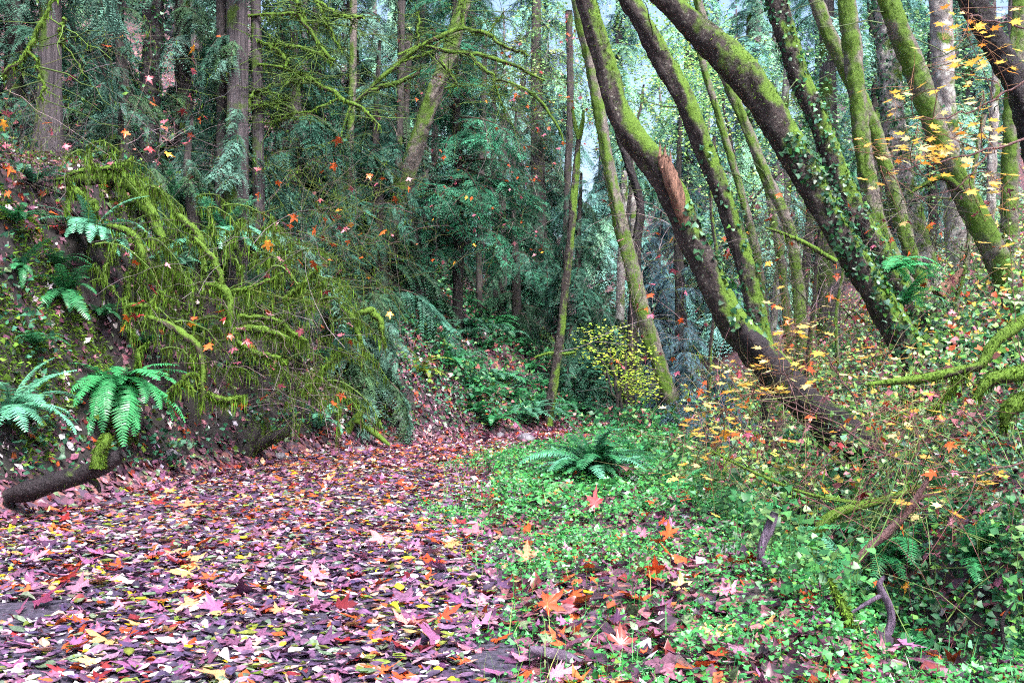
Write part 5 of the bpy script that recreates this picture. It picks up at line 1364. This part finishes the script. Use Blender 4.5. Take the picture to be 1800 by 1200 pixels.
stick('thick mossy bough low at the right edge', 6.6, [([(1840, 640), (1790, 655), (1740, 668), (1712, 700)], [20, 26, 24, 8]), ([(1840, 690), (1800, 705), (1770, 722), (1764, 750)], [30, 34, 26, 8])], M_branch_moss, moss=900, hang=260)
stick('pale splintered log leaning among the trees at the right', 15.5, [([(1650, 520), (1672, 498), (1692, 472)], [30, 22, 6])], M_wood, 'broken_log', 'log', grp=None)
# rotten log and stumps on the left
stick('dark rotten log at the left edge of the path', 9.6, [([(10, 872), (50, 862), (95, 848), (140, 834), (185, 816), (216, 796)], [22, 34, 36, 32, 30, 18]), ([(95, 850), (82, 832), (60, 822)], [16, 12, 5]), ([(150, 836), (170, 850), (176, 866)], [14, 10, 5])], M_bark_dark, 'rotten_log', 'log', moss=60, grp=None, sides=16)
t, _ = stick('bright moss covered stub on the end of the rotten log', 9.45, [([(172, 822), (174, 798), (184, 776), (188, 762)], [26, 22, 20, 9])], M_branch_moss, 'mossy_stub', 'stump', moss=1800, grp=None)
stick('mossy rotting stump at the foot of the bank beside the path', 15.0, [([(425, 800), (432, 778), (446, 762), (452, 742)], [50, 46, 34, 12]), ([(440, 785), (470, 772), (500, 760), (512, 742)], [30, 24, 18, 8]), ([(420, 790), (400, 775), (396, 760)], [24, 16, 6]), ([(465, 775), (470, 755), (466, 735)], [16, 12, 5])], M_bark_dark, 'rotten_stump', 'stump', moss=1500, hang=120, grp=None)
stick('dark gnarled root with moss at the edge of the leafy slope', 17.6, [([(610, 760), (625, 735), (640, 722)], [14, 12, 7]), ([(620, 735), (650, 755), (685, 782)], [12, 12, 6])], M_branch_moss, 'gnarled_root', 'root', moss=300, hang=40, grp=None)
# stones along the edges
def stone_mesh(seed):
    r = np.random.default_rng(seed)
    th_, ph_ = np.meshgrid(np.linspace(0, 2 * np.pi, 14, endpoint=False), np.linspace(-np.pi / 2, np.pi / 2, 9))
    k = 1 + .25 * fbm(np.cos(th_) * np.cos(ph_) * 1.3 + seed, np.sin(th_) * np.cos(ph_) * 1.3 + np.sin(ph_) * 2, 3)
    V = np.stack([np.cos(th_) * np.cos(ph_), .75 * np.sin(th_) * np.cos(ph_), .55 * np.sin(ph_)], -1) * k[..., None]
    i_ = np.arange(8)[:, None] * 14 + np.arange(14)[None]; j_ = np.arange(8)[:, None] * 14 + (np.arange(14)[None] + 1) % 14
    b = MB(); b.add(V.reshape(-1, 3), np.stack([i_, j_, j_ + 14, i_ + 14], -1).reshape(-1, 4), (.1, .1, .1))
    return b.mesh('stone', M_stone, smooth_sh=True)
stones = [stone_mesh(k) for k in range(4)]
for px, py, s, lab in ((925, 775, .20, 'smooth violet grey stone at the far end of the path'), (492, 806, .13, 'dark stone at the edge of the path under the stump'), (630, 792, .11, 'flat grey stone where the leafy slope meets the path'), (560, 800, .09, 'small dark stone on the far left of the path'),
                       (300, 802, .12, 'rounded stone beside the rotten log'), (700, 740, .12, 'grey stone part way up the leafy slope'), (600, 815, .08, 'small violet stone lying on the path'), (1268, 978, .13, 'mossy dark stone hidden in the low plants'), (880, 768, .12, 'pale stone in the leaves at the path bend'), (440, 1090, .05, 'small round pebble on the bare patch of path')):
    c = onbank(px, py, 4); tag(put('stone', stones[rng.integers(0, 4)], None, c + [0, 0, s * .15], rotm(U(0, 6.28), U(-.2, .2), 0), s), lab, 'stone', 'stones along the path')

# ------------------------------------------------------------------ far wood, one mass
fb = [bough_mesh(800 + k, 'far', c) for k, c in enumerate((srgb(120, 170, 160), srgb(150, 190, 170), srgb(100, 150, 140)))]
mb = MB()
tpl_far = []
for b in fb:
    V = np.concatenate(b.v); F = np.concatenate(b.f3); tpl_far.append((V, F, np.concatenate(b.c)[:, 1] / np.concatenate(b.c)[:, 1].mean()))
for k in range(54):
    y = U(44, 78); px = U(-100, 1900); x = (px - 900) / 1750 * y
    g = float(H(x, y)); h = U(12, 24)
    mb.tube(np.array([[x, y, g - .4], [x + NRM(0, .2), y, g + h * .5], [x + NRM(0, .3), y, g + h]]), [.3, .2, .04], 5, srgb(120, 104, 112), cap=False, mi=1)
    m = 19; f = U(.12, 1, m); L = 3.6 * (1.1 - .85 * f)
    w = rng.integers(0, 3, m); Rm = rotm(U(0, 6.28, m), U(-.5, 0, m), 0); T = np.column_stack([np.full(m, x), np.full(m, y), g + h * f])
    C = pick([(.6, srgb(100, 150, 136)), (.3, srgb(126, 172, 150)), (.1, srgb(180, 190, 120))], m)  # pale tones have the haze of distance painted in
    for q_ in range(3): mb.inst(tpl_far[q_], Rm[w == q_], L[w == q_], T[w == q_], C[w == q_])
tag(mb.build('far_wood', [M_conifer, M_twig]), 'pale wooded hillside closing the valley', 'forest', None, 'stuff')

# ------------------------------------------------------------------ the damp air of the valley
HAZE = True
if HAZE:
    b = MB()
    x0, x1, y0, y1, z0, z1 = -97, 97, -9, 144, -2, 100
    V = np.array([[x0, y0, z0], [x1, y0, z0], [x1, y1, z0], [x0, y1, z0], [x0, y0, z1], [x1, y0, z1], [x1, y1, z1], [x0, y1, z1]], float)
    b.add(V, [[0, 3, 2, 1], [4, 5, 6, 7], [0, 1, 5, 4], [1, 2, 6, 5], [2, 3, 7, 6], [3, 0, 4, 7]], (1, 1, 1))
    m, n, l, bs, out = new_mat('damp_air')
    n.remove(bs)
    pv = n.new('ShaderNodeVolumePrincipled'); pv.inputs['Density'].default_value = 0.00012; pv.inputs['Color'].default_value = (.93, .96, 1, 1); pv.inputs['Anisotropy'].default_value = 0.2
    l.new(pv.outputs[0], out.inputs['Volume'])
    tag(b.build('haze', m), 'thin damp haze filling the wooded valley', 'haze', None, 'stuff')
